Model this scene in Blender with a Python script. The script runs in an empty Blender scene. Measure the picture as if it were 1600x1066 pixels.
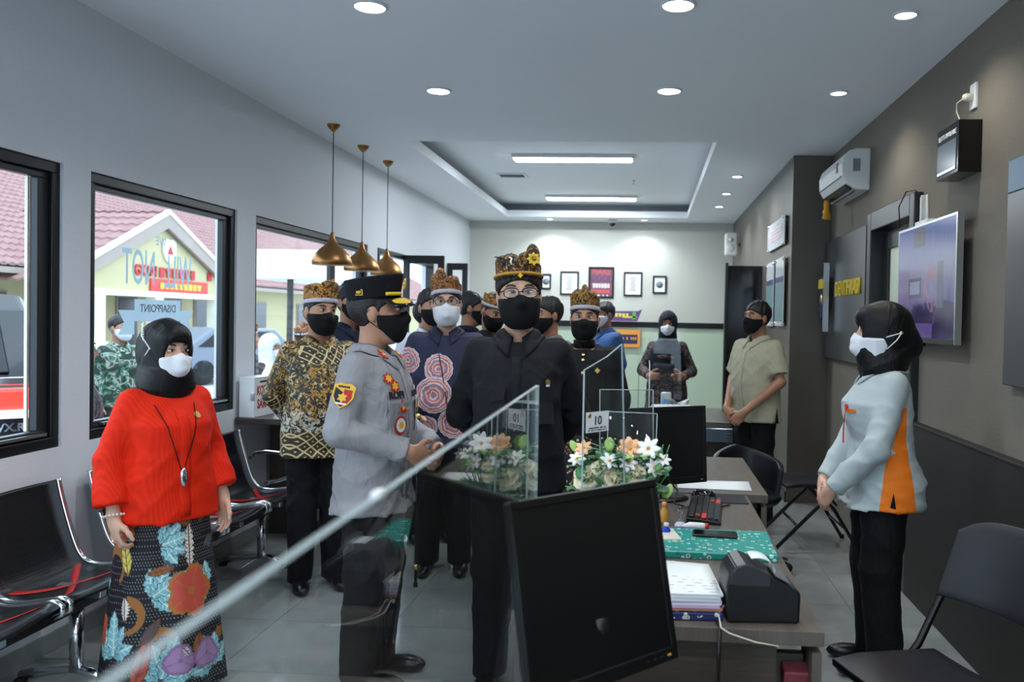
import bpy, bmesh, math, random
import numpy as np
from mathutils import Vector, Matrix, Euler, Quaternion
from mathutils.bvhtree import BVHTree

SC = bpy.context.scene
COL = SC.collection
PI = math.pi
random.seed(7)

# ------------------------------------------------------------------ camera
FP, EYE = 1300.0, 1.57                      # focal length in pixels of the 1600 px frame, lens height
_a, _p, _r = math.atan(91 / 1300), math.radians(1.15), .019
_F = np.array([-math.sin(_a) * math.cos(_p), math.cos(_a) * math.cos(_p), -math.sin(_p)])
_R = np.array([math.cos(_a), math.sin(_a), 0.])
_U = np.cross(_R, _F)
_R, _U = math.cos(_r) * _R + math.sin(_r) * _U, math.cos(_r) * _U - math.sin(_r) * _R
cam_d = bpy.data.cameras.new('camera')
cam = bpy.data.objects.new('camera', cam_d)
COL.objects.link(cam)
cam_d.sensor_width = 36
cam_d.lens = 36 * FP / 1600
cam_d.shift_x = (800 - 920.5) / 1600
cam_d.shift_y = (524.4 - 533) / 1600
cam_d.clip_start = .05
cam_d.clip_end = 300
cam.matrix_world = Matrix(((_R[0], _U[0], -_F[0], 0), (_R[1], _U[1], -_F[1], 0), (_R[2], _U[2], -_F[2], EYE), (0, 0, 0, 1)))
cam_d.dof.use_dof = True
cam_d.dof.focus_distance = 3.7
cam_d.dof.aperture_fstop = 3.5
SC.camera = cam

# ------------------------------------------------------------------ world and exposure
W = bpy.data.worlds.new('overcast')
SC.world = W
W.use_nodes = True
W.node_tree.nodes['Background'].inputs[0].default_value = (.68, .84, 1.0, 1)
W.node_tree.nodes['Background'].inputs[1].default_value = 2.2
SC.view_settings.view_transform = 'Standard'
SC.view_settings.look = 'None'
SC.view_settings.gamma = 1
SC.view_settings.use_curve_mapping = False
SC.view_settings.exposure = .95

# ------------------------------------------------------------------ colours and materials
def S(r, g, b):
    return tuple(((c / 255) / 12.92 if c / 255 <= .04045 else ((c / 255 + .055) / 1.055) ** 2.4) for c in (r, g, b))

class G:
    """small helper that writes shader nodes"""
    def __init__(s, name):
        s.m = bpy.data.materials.new(name)
        s.m.use_nodes = True
        s.t = s.m.node_tree
        s.b = s.t.nodes['Principled BSDF']
        s.co = None
    def n(s, typ, **k):
        nd = s.t.nodes.new(typ)
        for a, v in k.items():
            setattr(nd, a, v)
        return nd
    def put(s, sock, v):
        if isinstance(v, bpy.types.NodeSocket):
            s.t.links.new(v, sock)
        elif isinstance(v, (tuple, list)):
            sock.default_value = (*v, 1) if len(v) == 3 and len(sock.default_value) == 4 else v
        else:
            sock.default_value = v
    def obj(s):
        if s.co is None:
            s.co = s.n('ShaderNodeTexCoord').outputs['Object']
        return s.co
    def xyz(s, v=None):
        nd = s.n('ShaderNodeSeparateXYZ')
        s.put(nd.inputs[0], v or s.obj())
        return nd.outputs
    def comb(s, x, y, z):
        nd = s.n('ShaderNodeCombineXYZ')
        for i, v in enumerate((x, y, z)):
            s.put(nd.inputs[i], v)
        return nd.outputs[0]
    def mp(s, sc=(1, 1, 1), loc=(0, 0, 0), rot=(0, 0, 0), v=None):
        nd = s.n('ShaderNodeMapping')
        s.put(nd.inputs[0], v or s.obj())
        nd.inputs['Scale'].default_value = sc
        nd.inputs['Location'].default_value = loc
        nd.inputs['Rotation'].default_value = rot
        return nd.outputs[0]
    def noise(s, scale, v=None, detail=3, rough=.55, out=0, dist=0):
        nd = s.n('ShaderNodeTexNoise')
        s.put(nd.inputs['Vector'], v or s.obj())
        nd.inputs['Scale'].default_value = scale
        nd.inputs['Detail'].default_value = detail
        nd.inputs['Roughness'].default_value = rough
        nd.inputs['Distortion'].default_value = dist
        return nd.outputs[out]
    def voro(s, scale, v=None, feature='F1', out='Distance', rand=1.0):
        nd = s.n('ShaderNodeTexVoronoi', feature=feature)
        s.put(nd.inputs['Vector'], v or s.obj())
        nd.inputs['Scale'].default_value = scale
        nd.inputs['Randomness'].default_value = rand
        return nd.outputs[out]
    def math(s, op, a, b=0, c=0):
        nd = s.n('ShaderNodeMath', operation=op)
        for i, v in enumerate((a, b, c)):
            s.put(nd.inputs[i], v)
        return nd.outputs[0]
    def lt(s, a, b): return s.math('LESS_THAN', a, b)
    def gt(s, a, b): return s.math('GREATER_THAN', a, b)
    def mul(s, a, b): return s.math('MULTIPLY', a, b)
    def add(s, a, b): return s.math('ADD', a, b)
    def sub(s, a, b): return s.math('SUBTRACT', a, b)
    def mx(s, a, b): return s.math('MAXIMUM', a, b)
    def band(s, v, lo, hi): return s.mul(s.gt(v, lo), s.lt(v, hi))
    def mix(s, f, a, b):
        nd = s.n('ShaderNodeMix', data_type='RGBA')
        s.put(nd.inputs[0], f)
        s.put(nd.inputs[6], a)
        s.put(nd.inputs[7], b)
        return nd.outputs[2]
    def ramp(s, f, stops, mode='LINEAR'):
        nd = s.n('ShaderNodeValToRGB')
        cr = nd.color_ramp
        cr.interpolation = mode
        while len(cr.elements) < len(stops):
            cr.elements.new(.5)
        for e, (p, c) in zip(cr.elements, stops):
            e.position = p
            e.color = (*c, 1)
        s.put(nd.inputs[0], f)
        return nd.outputs[0]
    def attr(s, name):
        nd = s.n('ShaderNodeAttribute', attribute_name=name)
        return nd.outputs['Color']
    def bump(s, h, strength=.2, dist=.01):
        nd = s.n('ShaderNodeBump')
        nd.inputs['Strength'].default_value = strength
        nd.inputs['Distance'].default_value = dist
        s.put(nd.inputs['Height'], h)
        s.put(s.b.inputs['Normal'], nd.outputs[0])
    def fin(s, col=None, rough=.5, metal=0, spec=None, emit=None, es=1., coat=0):
        if col is not None:
            s.put(s.b.inputs['Base Color'], col)
        s.put(s.b.inputs['Roughness'], rough)
        s.put(s.b.inputs['Metallic'], metal)
        if spec is not None:
            s.put(s.b.inputs['Specular IOR Level'], spec)
        if coat:
            s.b.inputs['Coat Weight'].default_value = coat
        if emit is not None:
            s.put(s.b.inputs['Emission Color'], emit)
            s.b.inputs['Emission Strength'].default_value = es
        return s.m

def mat(name, col, rough=.5, metal=0, spec=None, emit=None, es=1., noise=None, bump=None, coat=0):
    """plain colour with a little tone variation and fine relief, all from nodes"""
    g = G(name)
    c = col
    if noise:
        sc, amt = noise
        c = g.mix(g.noise(sc), tuple(x * (1 - amt) for x in col), tuple(min(1, x * (1 + amt)) for x in col))
    if bump:
        g.bump(g.noise(bump[0], detail=2), bump[1], .004)
    return g.fin(c, rough, metal, spec, emit, es, coat)

def clear(name, tint=(.93, .96, .97), ior=1.45, rough=.01, boost=1.0):
    """thin clear sheet: see-through, with a mirror film that strengthens at grazing angles"""
    g = G(name)
    t = g.t
    t.nodes.remove(g.b)
    tr = g.n('ShaderNodeBsdfTransparent')
    tr.inputs[0].default_value = (*tint, 1)
    gl = g.n('ShaderNodeBsdfGlossy')
    gl.inputs['Roughness'].default_value = rough
    geo = g.n('ShaderNodeNewGeometry')
    dt = g.n('ShaderNodeVectorMath', operation='DOT_PRODUCT')
    t.links.new(geo.outputs['Normal'], dt.inputs[0])
    t.links.new(geo.outputs['Incoming'], dt.inputs[1])
    f0 = ((ior - 1) / (ior + 1)) ** 2
    grz = g.math('POWER', g.sub(1.0, g.math('ABSOLUTE', dt.outputs['Value'])), 5)
    fres = g.add(f0, g.mul(grz, 1 - f0))
    mx = g.n('ShaderNodeMixShader')
    f = g.math('MULTIPLY', fres, boost)
    t.links.new(f, mx.inputs[0])
    t.links.new(tr.outputs[0], mx.inputs[1])
    t.links.new(gl.outputs[0], mx.inputs[2])
    t.links.new(mx.outputs[0], t.nodes['Material Output'].inputs[0])
    return g.m

# ------------------------------------------------------------------ scene graph helpers
def link(o, parent=None):
    COL.objects.link(o)
    if parent is not None:
        o.parent = parent
    return o

def empty(name, loc=(0, 0, 0), rz=0, scale=1, parent=None):
    o = bpy.data.objects.new(name, None)
    o.empty_display_size = .1
    link(o, parent)
    o.location = loc
    o.rotation_euler = (0, 0, rz)
    o.scale = (scale,) * 3
    return o

def tag(o, label=None, cat=None, group=None, kind=None):
    if label: o['label'] = label
    if cat: o['category'] = cat
    if group: o['group'] = group
    if kind: o['kind'] = kind
    return o

def mesh_obj(name, V, Fc, m, parent=None, smooth=False):
    me = bpy.data.meshes.new(name)
    if isinstance(V, np.ndarray): V = V.tolist()
    if isinstance(Fc, np.ndarray): Fc = Fc.tolist()
    me.from_pydata(V, [], Fc)
    if smooth:
        me.polygons.foreach_set('use_smooth', [True] * len(me.polygons))
    if m is not None:
        me.materials.append(m)
    me.update()
    return link(bpy.data.objects.new(name, me), parent)

def copy_tree(o, parent=None):
    c = o.copy()
    link(c)
    c.parent = parent
    for ch in list(o.children):
        copy_tree(ch, c)
    return c

class MB:
    """collects shapes, then builds ONE mesh object"""
    def __init__(s):
        s.V, s.F, s.sm = [], [], []
    def raw(s, V, F, smooth=False):
        o = len(s.V)
        s.V += [tuple(v) for v in V]
        s.F += [tuple(i + o for i in f) for f in F]
        s.sm += [smooth] * len(F)
        return s
    def box(s, c, d, M=None):
        x, y, z = (k / 2 for k in d)
        V = [Vector((i * x, j * y, k * z)) for i in (-1, 1) for j in (-1, 1) for k in (-1, 1)]
        if M is not None:
            V = [M @ v for v in V]
        V = [v + Vector(c) for v in V]
        return s.raw(V, [(0, 1, 3, 2), (4, 6, 7, 5), (0, 4, 5, 1), (2, 3, 7, 6), (0, 2, 6, 4), (1, 5, 7, 3)])
    def span(s, a, b):
        return s.box([(p + q) / 2 for p, q in zip(a, b)], [abs(q - p) for p, q in zip(a, b)])
    def tube(s, pts, r, seg=8, closed=False):
        pts = [Vector(p) for p in pts]
        n = len(pts)
        rr = r if isinstance(r, (list, tuple)) else [r] * n
        T = []
        for i in range(n):
            a = pts[(i - 1) % n] if (closed or i > 0) else pts[i]
            b = pts[(i + 1) % n] if (closed or i < n - 1) else pts[i]
            T.append((b - a).normalized())
        u = T[0].orthogonal().normalized()
        V = []
        for i in range(n):
            u = (u - T[i] * u.dot(T[i])).normalized()
            w = T[i].cross(u)
            for k in range(seg):
                an = 2 * PI * k / seg
                V.append(pts[i] + (u * math.cos(an) + w * math.sin(an)) * rr[i])
        Fc = []
        for i in range(n if closed else n - 1):
            j = (i + 1) % n
            for k in range(seg):
                k2 = (k + 1) % seg
                Fc.append((i * seg + k, i * seg + k2, j * seg + k2, j * seg + k))
        if not closed:
            Fc.append(tuple(range(seg))[::-1])
            Fc.append(tuple((n - 1) * seg + k for k in range(seg)))
        return s.raw(V, Fc, True)
    def lathe(s, prof, seg=24, c=(0, 0, 0), M=None, smooth=True):
        V, Fc = [], []
        for r, z in prof:
            for k in range(seg):
                an = 2 * PI * k / seg
                v = Vector((r * math.cos(an), r * math.sin(an), z))
                if M is not None: v = M @ v
                V.append(v + Vector(c))
        for i in range(len(prof) - 1):
            for k in range(seg):
                k2 = (k + 1) % seg
                Fc.append((i * seg + k, i * seg + k2, (i + 1) * seg + k2, (i + 1) * seg + k))
        if prof[0][0] > 1e-6: Fc.append(tuple(range(seg))[::-1])
        if prof[-1][0] > 1e-6: Fc.append(tuple((len(prof) - 1) * seg + k for k in range(seg)))
        return s.raw(V, Fc, smooth)
    def ball(s, c, r, seg=12, rings=8):
        r = r if isinstance(r, (tuple, list)) else (r,) * 3
        M = Matrix.Diagonal(Vector(r))
        return s.lathe([(math.sin(PI * i / rings), -math.cos(PI * i / rings)) for i in range(rings + 1)], seg, c, M)
    def prism(s, poly, d, M=None):
        """poly in local XY, extruded along +Z by d, placed with M"""
        n = len(poly)
        V = [Vector((x, y, 0)) for x, y in poly] + [Vector((x, y, d)) for x, y in poly]
        if M is not None: V = [M @ v for v in V]
        Fc = [tuple(range(n))[::-1], tuple(range(n, 2 * n))] + [(i, (i + 1) % n, n + (i + 1) % n, n + i) for i in range(n)]
        return s.raw(V, Fc)
    def sheet(s, fn, nu, nv, th=0):
        """surface fn(u, v) on [0,1]^2, optionally with thickness along its normals"""
        P = [[Vector(fn(i / nu, j / nv)) for j in range(nv + 1)] for i in range(nu + 1)]
        idx = lambda i, j: i * (nv + 1) + j
        V = [p for r in P for p in r]
        Fc = [(idx(i, j), idx(i + 1, j), idx(i + 1, j + 1), idx(i, j + 1)) for i in range(nu) for j in range(nv)]
        if th:
            V2 = []
            for i in range(nu + 1):
                for j in range(nv + 1):
                    du = P[min(i + 1, nu)][j] - P[max(i - 1, 0)][j]
                    dv = P[i][min(j + 1, nv)] - P[i][max(j - 1, 0)]
                    nn = du.cross(dv)
                    V2.append(P[i][j] + (nn.normalized() if nn.length else Vector((0, 0, 1))) * th)
            o = len(V)
            V = V + V2
            F2 = [tuple(k + o for k in f) for f in Fc]
            Fc = [f[::-1] for f in Fc] + F2
            ring = [idx(i, 0) for i in range(nu + 1)] + [idx(nu, j) for j in range(1, nv + 1)] + [idx(i, nv) for i in range(nu - 1, -1, -1)] + [idx(0, j) for j in range(nv - 1, 0, -1)]
            for a, b in zip(ring, ring[1:] + ring[:1]):
                Fc.append((a, b, b + o, a + o))
        return s.raw(V, Fc, True)
    def build(s, name, m, parent=None, bevel=0, M=None, seg=2):
        V = s.V if M is None else [tuple(M @ Vector(v)) for v in s.V]
        o = mesh_obj(name, V, s.F, m, parent)
        o.data.polygons.foreach_set('use_smooth', s.sm)
        if bevel:
            b = o.modifiers.new('bevel', 'BEVEL')
            b.width = bevel
            b.segments = seg
            b.limit_method = 'ANGLE'
            b.angle_limit = math.radians(40)
        return o

def text(name, body, size, m, parent, M, extrude=.001, align='CENTER', sx=1.0, bold=0):
    cu = bpy.data.curves.new(name, 'FONT')
    cu.body = body
    cu.size = size
    cu.extrude = extrude
    cu.offset = bold
    cu.align_x = align
    cu.align_y = 'CENTER'
    cu.resolution_u = 3
    cu.materials.append(m)
    tmp = bpy.data.objects.new(name, cu)
    COL.objects.link(tmp)
    me = bpy.data.meshes.new_from_object(tmp.evaluated_get(bpy.context.evaluated_depsgraph_get()))
    bpy.data.objects.remove(tmp)
    bpy.data.curves.remove(cu)
    me.name = name
    if not me.materials: me.materials.append(m)
    o = link(bpy.data.objects.new(name, me), parent)
    o.matrix_local = M @ Matrix.Diagonal(Vector((sx, 1, 1, 1)))
    return o

def blur_line(name, w, h, m, parent, M, n=8, seed=1):
    """a line of print too blurred to read: a row of letter-sized blocks"""
    rnd = random.Random(seed)
    mb, x = MB(), -w / 2
    cell = w / n
    for k in range(n):
        if k and rnd.random() < .12:
            x += cell; continue
        ww = cell * rnd.uniform(.6, .85)
        mb.box((x + cell / 2, 0, .0004), (ww, h * rnd.uniform(.85, 1), .0008))
        if rnd.random() < .5: mb.box((x + cell / 2, h * .3, .0004), (cell * .95, h * .25, .0009))
        x += cell
    return mb.build(name, m, parent, M=M)

def frame_m(origin, right, up):
    """matrix whose local X is right, Y is up, Z faces out"""
    r, u = Vector(right).normalized(), Vector(up).normalized()
    n = r.cross(u).normalized()
    u = n.cross(r)
    M = Matrix((r, u, n)).transposed().to_4x4()
    M.translation = Vector(origin)
    return M

# ------------------------------------------------------------------ distance fields -> meshes
def ell(P, c, r):
    x, y, z = (P[i] - c[i] for i in range(3))
    k0 = np.sqrt((x / r[0]) ** 2 + (y / r[1]) ** 2 + (z / r[2]) ** 2)
    k1 = np.sqrt((x / r[0] ** 2) ** 2 + (y / r[1] ** 2) ** 2 + (z / r[2] ** 2) ** 2) + 1e-6
    return k0 * (k0 - 1) / k1

def cone(P, a, b, ra, rb):
    a = np.asarray(a, float); d = np.asarray(b, float) - a
    L2 = float(d @ d) + 1e-9
    x, y, z = (P[i] - a[i] for i in range(3))
    t = np.clip((x * d[0] + y * d[1] + z * d[2]) / L2, 0, 1)
    return np.sqrt((x - t * d[0]) ** 2 + (y - t * d[1]) ** 2 + (z - t * d[2]) ** 2) - (ra + (rb - ra) * t)

def half(P, o, n):
    return sum((P[i] - o[i]) * n[i] for i in range(3))

def smin(a, b, k):
    h = np.clip(.5 + .5 * (b - a) / k, 0, 1)
    return b + (a - b) * h - k * h * (1 - h)

def smax(a, b, k):
    return -smin(-a, -b, k)

def prof(P, tab, off=0., ex=2.3):
    """solid of elliptic sections; rows of tab are z, half width, half depth, y centre"""
    t = np.array([(*r, 0)[:4] for r in tab], float)
    t = t[np.argsort(t[:, 0])]
    z = P[2]
    a = np.interp(z, t[:, 0], t[:, 1]) + off
    b = np.interp(z, t[:, 0], t[:, 2]) + off
    cy = np.interp(z, t[:, 0], t[:, 3])
    rho = (np.abs(P[0] / a) ** ex + np.abs((P[1] - cy) / b) ** ex) ** (1 / ex)
    d = (rho - 1) * np.minimum(a, b)
    return np.maximum(d, np.maximum(z - t[-1, 0] - off * .5, t[0, 0] - z))

def folds(P, amp, f=1., seed=0.):
    """raised creases running across the cloth"""
    x, y, z = P
    a = np.sin(f * (17 * z + 9 * x + 3 * np.sin(7 * y + seed) + 2.5 * np.sin(8 * x + 5 * z + seed)))
    b = np.sin(f * (13 * x - 11 * z + 12 * y + 2.5 * np.sin(7 * z + 2 * seed)))
    c = np.sin(f * (31 * z - 22 * x + 9 * y + 3 * np.sin(9 * x + seed)))
    return -amp * ((1 - np.abs(a)) ** 2 * 1.6 + (1 - np.abs(b)) ** 2 * 1.3 + (1 - np.abs(c)) ** 2 * .7 - .9)

def snet(fn, lo, hi, h):
    """surface nets: mesh of fn = 0 inside the box lo..hi with cell size h"""
    ax = [np.arange(lo[i], hi[i] + h, h, dtype=np.float32) for i in range(3)]
    n = [len(a) for a in ax]
    P = (ax[0][:, None, None], ax[1][None, :, None], ax[2][None, None, :])
    D = np.broadcast_to(fn(P), n).astype(np.float32)
    cn = [k - 1 for k in n]
    tot = cn[0] * cn[1] * cn[2]
    ids, pos, quads_raw = [], [], []
    for axn in range(3):
        sl0 = [slice(None)] * 3; sl1 = [slice(None)] * 3
        sl0[axn] = slice(0, -1); sl1[axn] = slice(1, None)
        A, B = D[tuple(sl0)], D[tuple(sl1)]
        I = np.argwhere((A < 0) != (B < 0))
        if not len(I): continue
        va, vb = A[tuple(I.T)], B[tuple(I.T)]
        t = va / (va - vb)
        p = np.stack([ax[k][I[:, k]] for k in range(3)], 1).astype(np.float64)
        p[:, axn] += t * h
        u, v = (axn + 1) % 3, (axn + 2) % 3
        ok = (I[:, u] > 0) & (I[:, v] > 0) & (I[:, u] < cn[u]) & (I[:, v] < cn[v])
        I, p, va = I[ok], p[ok], va[ok]
        cells = []
        for du, dv in ((-1, -1), (0, -1), (0, 0), (-1, 0)):
            c = I.copy(); c[:, u] += du; c[:, v] += dv
            cells.append((c[:, 0] * cn[1] + c[:, 1]) * cn[2] + c[:, 2])
        for c in cells:
            ids.append(c); pos.append(p)
        q = np.stack(cells, 1)
        q[va >= 0] = q[va >= 0][:, ::-1]
        quads_raw.append(q)
    if not ids:
        return np.zeros((0, 3)), np.zeros((0, 4), int)
    ids = np.concatenate(ids); pos = np.concatenate(pos); Q = np.concatenate(quads_raw)
    uq, inv = np.unique(ids, return_inverse=True)
    cnt = np.bincount(inv)
    V = np.stack([np.bincount(inv, pos[:, k]) / cnt for k in range(3)], 1)
    lut = np.searchsorted(uq, Q)
    return V, lut
# ------------------------------------------------------------------ materials of the room
def wallpaper(name, c, grain=90, bs=.25, rough=.75):
    g = G(name)
    w = g.n('ShaderNodeTexWave', wave_type='BANDS', bands_direction='Y')
    g.put(w.inputs['Vector'], g.obj())
    w.inputs['Scale'].default_value = 26
    w.inputs['Distortion'].default_value = 3
    nz = g.noise(grain, detail=4)
    g.bump(g.add(nz, g.mul(w.outputs['Fac'], .3)), bs, .004)
    return g.fin(g.mix(nz, tuple(x * .88 for x in c), tuple(x * 1.1 for x in c)), rough)

M = {}
M['wall_l'] = wallpaper('grey_wallpaper', S(220, 224, 230), 120, .12)
M['wall_b'] = mat('cream_wall_paint', S(196, 198, 190), .6, noise=(1.2, .03))
M['wall_r'] = wallpaper('taupe_wallpaper', S(120, 113, 102), 150, .5)
M['pillar'] = wallpaper('taupe_wall_panelling', S(98, 92, 84), 60, .1, .35)
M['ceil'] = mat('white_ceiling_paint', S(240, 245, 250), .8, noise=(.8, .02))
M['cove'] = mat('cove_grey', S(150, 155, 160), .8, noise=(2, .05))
def tilemat():
    g = G('grey_polished_tile')
    info = g.n('ShaderNodeObjectInfo').outputs['Random']
    v = g.add(g.noise(5, detail=5), g.mul(info, .25))
    g.bump(g.noise(2.2, detail=1), .015, .01)
    return g.fin(g.ramp(v, [(.3, S(136, 140, 139)), (.8, S(156, 160, 158))]), .09, spec=.55)
M['tile'] = tilemat()
M['grout'] = mat('dark_grout', S(92, 93, 92), .8, noise=(30, .1))
M['alu'] = mat('black_aluminium', S(26, 27, 30), .35, .3, noise=(20, .05))
M['alu2'] = mat('charcoal_aluminium', S(48, 51, 55), .35, .4, noise=(20, .05))
M['pane'] = clear('window_glass', (.97, .985, .985), 1.3, .0, .5)
def wood(name, a, b, rough=.35, sc=(2, 30, 2)):
    g = G(name)
    v = g.noise(3, g.mp(sc), detail=5, dist=.6)
    g.bump(v, .05, .002)
    return g.fin(g.ramp(v, [(.3, a), (.7, b)]), rough)
M['darkpanel'] = wood('espresso_laminate', S(26, 23, 21), S(36, 32, 29), .6, (2, 2, 26))
M['board'] = mat('charcoal_board_lacquer', S(62, 62, 64), .3, noise=(3, .06))
M['chrome'] = mat('chrome', (.72, .74, .77), .12, 1, noise=(8, .03))
M['steel'] = mat('brushed_steel', (.5, .52, .54), .3, 1, noise=(40, .06))
M['white'] = mat('white_plastic', S(226, 228, 228), .4, noise=(6, .02))
M['ivory'] = mat('ivory_plastic', S(222, 216, 200), .4, noise=(6, .02))
M['black'] = mat('black_plastic', S(16, 16, 18), .4, noise=(12, .08))
M['gloss_black'] = mat('glossy_black', S(10, 10, 12), .12, noise=(12, .05))
M['lamp'] = mat('lamp_diffuser', (1, 1, 1), .5, emit=(.90, .96, 1.0), es=12)
M['lamp_warm'] = mat('warm_lamp_diffuser', (1, 1, 1), .5, emit=(1.0, .97, .82), es=6)
M['led'] = mat('led_tube_diffuser', (1, 1, 1), .5, emit=(.88, .95, 1.0), es=6)
M['paper'] = mat('white_paper', S(228, 231, 234), .8, noise=(3, .02))
M['yellow'] = mat('yellow_lettering', S(214, 186, 28), .45, noise=(20, .05))
M['ink'] = mat('black_ink', S(28, 28, 32), .7, noise=(30, .05))
M['redink'] = mat('red_ink', S(176, 30, 38), .6, noise=(30, .05))
M['red'] = mat('red_plastic', S(200, 36, 30), .4, noise=(20, .05))
M['gold'] = mat('gold_metal', (.80, .58, .22), .3, .9, noise=(30, .05))

XL, XR, XP, YB, ZC = -2.70, 1.57, 1.235, 12.45, 3.02

# ------------------------------------------------------------------ floor
fl = tag(MB().span((XL, -2.2, -.12), (XR + .1, YB, -.004)).build('floor', M['grout']), 'grey polished tile floor', kind='structure')
tile_me = None
for i in range(9):
    for j in range(20):
        x0, y0 = 1.145 + .6 * (1 - i), 1.1 + .6 * j
        x1, y1 = x0 + .5965, y0 + .5965
        a, b, c, d = max(x0, XL), max(y0, 1.1), min(x1, XR), min(y1, YB)
        if c - a < .03 or d - b < .03 or (a > XP and b > 7.35): continue
        full = abs(c - a - .5965) < 1e-4 and abs(d - b - .5965) < 1e-4
        if full and tile_me is not None:
            t = link(bpy.data.objects.new('tile', tile_me), fl)
        else:
            t = MB().box((0, 0, -.003), (c - a, d - b, .006)).build('tile', M['tile'], fl, .0012, seg=1)
            if full: tile_me = t.data
        t.location = ((a + c) / 2, (b + d) / 2, 0)
tb = MB().span((XL, -2.2, -.004), (XR, 1.098, 0)).build('tile_field', M['tile'], fl)

# ------------------------------------------------------------------ ceiling with a recessed tray
TX0, TX1, TY0, TY1 = -2.04, .53, 6.83, 11.87
c = MB()
for a, b in (((XL - .1, -2.3), (XR + .15, TY0)), ((XL - .1, TY1), (XR + .15, YB + .1)), ((XL - .1, TY0), (TX0, TY1)), ((TX1, TY0), (XR + .15, TY1))):
    c.span((a[0], a[1], ZC), (b[0], b[1], ZC + .09))
ce = tag(c.build('ceiling', M['ceil']), 'white plastered ceiling with a recessed tray', kind='structure')
MB().span((TX0 - .25, TY0 - .25, ZC + .20), (TX1 + .25, TY1 + .25, ZC + .26)).build('tray_panel', M['ceil'], ce)
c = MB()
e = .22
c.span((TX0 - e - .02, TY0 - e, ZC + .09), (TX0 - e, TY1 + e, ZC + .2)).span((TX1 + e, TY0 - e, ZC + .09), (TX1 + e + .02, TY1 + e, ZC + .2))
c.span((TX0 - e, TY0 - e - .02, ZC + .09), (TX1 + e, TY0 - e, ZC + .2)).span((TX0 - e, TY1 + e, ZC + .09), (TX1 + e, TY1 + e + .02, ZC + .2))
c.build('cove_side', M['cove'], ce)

# ------------------------------------------------------------------ left wall and its windows
T = .15
wl = MB()
def wspan(y0, y1, z0, z1): wl.span((XL - T, y0, z0), (XL, y1, z1))
ZW0, ZW1 = .93, 2.24
OP = [(1.0, 3.67), (3.86, 5.30), (5.56, 7.85), (-1.8, .8)]  # the last opening is an unseen window added for daylight fill
wspan(-2.3, -1.8, 0, ZC); wspan(.8, 1.0, 0, ZC)
for a, b in OP:
    wspan(a, b, 0, ZW0); wspan(a, b, ZW1, ZC)
wspan(3.67, 3.86, 0, ZC); wspan(5.30, 5.56, 0, ZC); wspan(7.85, 8.14, 0, ZC)
wspan(8.14, 10.3, ZW1, ZC); wspan(10.3, YB, 0, ZC)
tag(wl.build('wall_left', M['wall_l']), 'pale grey wallpapered wall with the windows', kind='structure')
for n, (a, b) in enumerate(OP, 1):
    w = tag(empty('window_%d' % n, (XL, a, ZW0)), ['black framed window beside the black suv', 'black framed window with lettering behind the woman in red', 'wide black framed window behind the pendant lamps', 'unseen black framed window added beside the viewer for daylight fill'][n - 1], kind='structure')
    L, Hh = b - a, ZW1 - ZW0
    f = MB()
    x0, x1 = -.09, -.015
    f.span((x0, 0, 0), (x1, L, .05)).span((x0, 0, Hh - .05), (x1, L, Hh)).span((x0, 0, .05), (x1, .05, Hh - .05)).span((x0, L - .05, .05), (x1, L, Hh - .05))
    f.build('frame', M['alu'], w, .004)
    parts = [(.05, L - .05)] if n != 3 else [(.05, 1.52), (1.52, L - .05)]
    for (p, q) in parts:
        s = MB()
        s.span((-.075, p, .05), (-.035, q, .085)).span((-.075, p, Hh - .08), (-.035, q, Hh - .05))
        s.span((-.075, p, .085), (-.035, p + .035, Hh - .08)).span((-.075, q - .065, .085), (-.035, q, Hh - .08))
        s.build('sash', M['alu2'], w, .004)
        MB().span((-.058, p + .03, .08), (-.052, q - .06, Hh - .075)).build('pane', M['pane'], w)
    if n == 1:
        MB().span((-.09, L - .125, .085), (-.076, L - .113, Hh - .08)).build('sealing_strip', M['ivory'], w)
    tr = MB().span((-.03, .12, .062), (-.012, L - .08, .075)).build('track', M['steel'], w)
# glass entrance doors standing open beyond the third window
def leaf(name, x0, x1, y, z1, label):
    d = tag(empty(name, (x0, y, 0)), label, kind='structure')
    L = x1 - x0
    f = MB()
    f.span((0, -.02, 0), (.07, .02, z1)).span((L - .07, -.02, 0), (L, .02, z1)).span((.07, -.02, z1 - .09), (L - .07, .02, z1)).span((.07, -.02, 0), (L - .07, .02, .12))
    f.build('door_frame', M['alu'], d, .004)
    MB().span((.06, -.004, .11), (L - .06, .004, z1 - .08)).build('pane', M['pane'], d)
    MB().tube([(L - .12, -.06, .8), (L - .12, -.06, 1.3)], .012).box((L - .12, -.035, .85), (.02, .05, .02)).box((L - .12, -.035, 1.25), (.02, .05, .02)).build('handle', M['chrome'], d)
leaf('door_1', XL + .01, -2.235, 9.0, 2.23, 'open glass door leaf with a dark frame, beyond the pendant lamps')
leaf('door_2', XL + .01, -2.415, 11.0, 2.28, 'glass door leaf with dark frame in the far left corner')
f = MB().span((XL - .08, 8.14, 0), (XL + .01, 8.2, ZW1)).span((XL - .08, 8.2, ZW1 - .06), (XL + .01, 10.3, ZW1)).span((XL - .08, 10.24, 0), (XL + .01, 10.3, ZW1 - .06))
tag(f.build('trim_1', M['alu'], None, .004), 'dark frame of the entrance opening', kind='structure')

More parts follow.
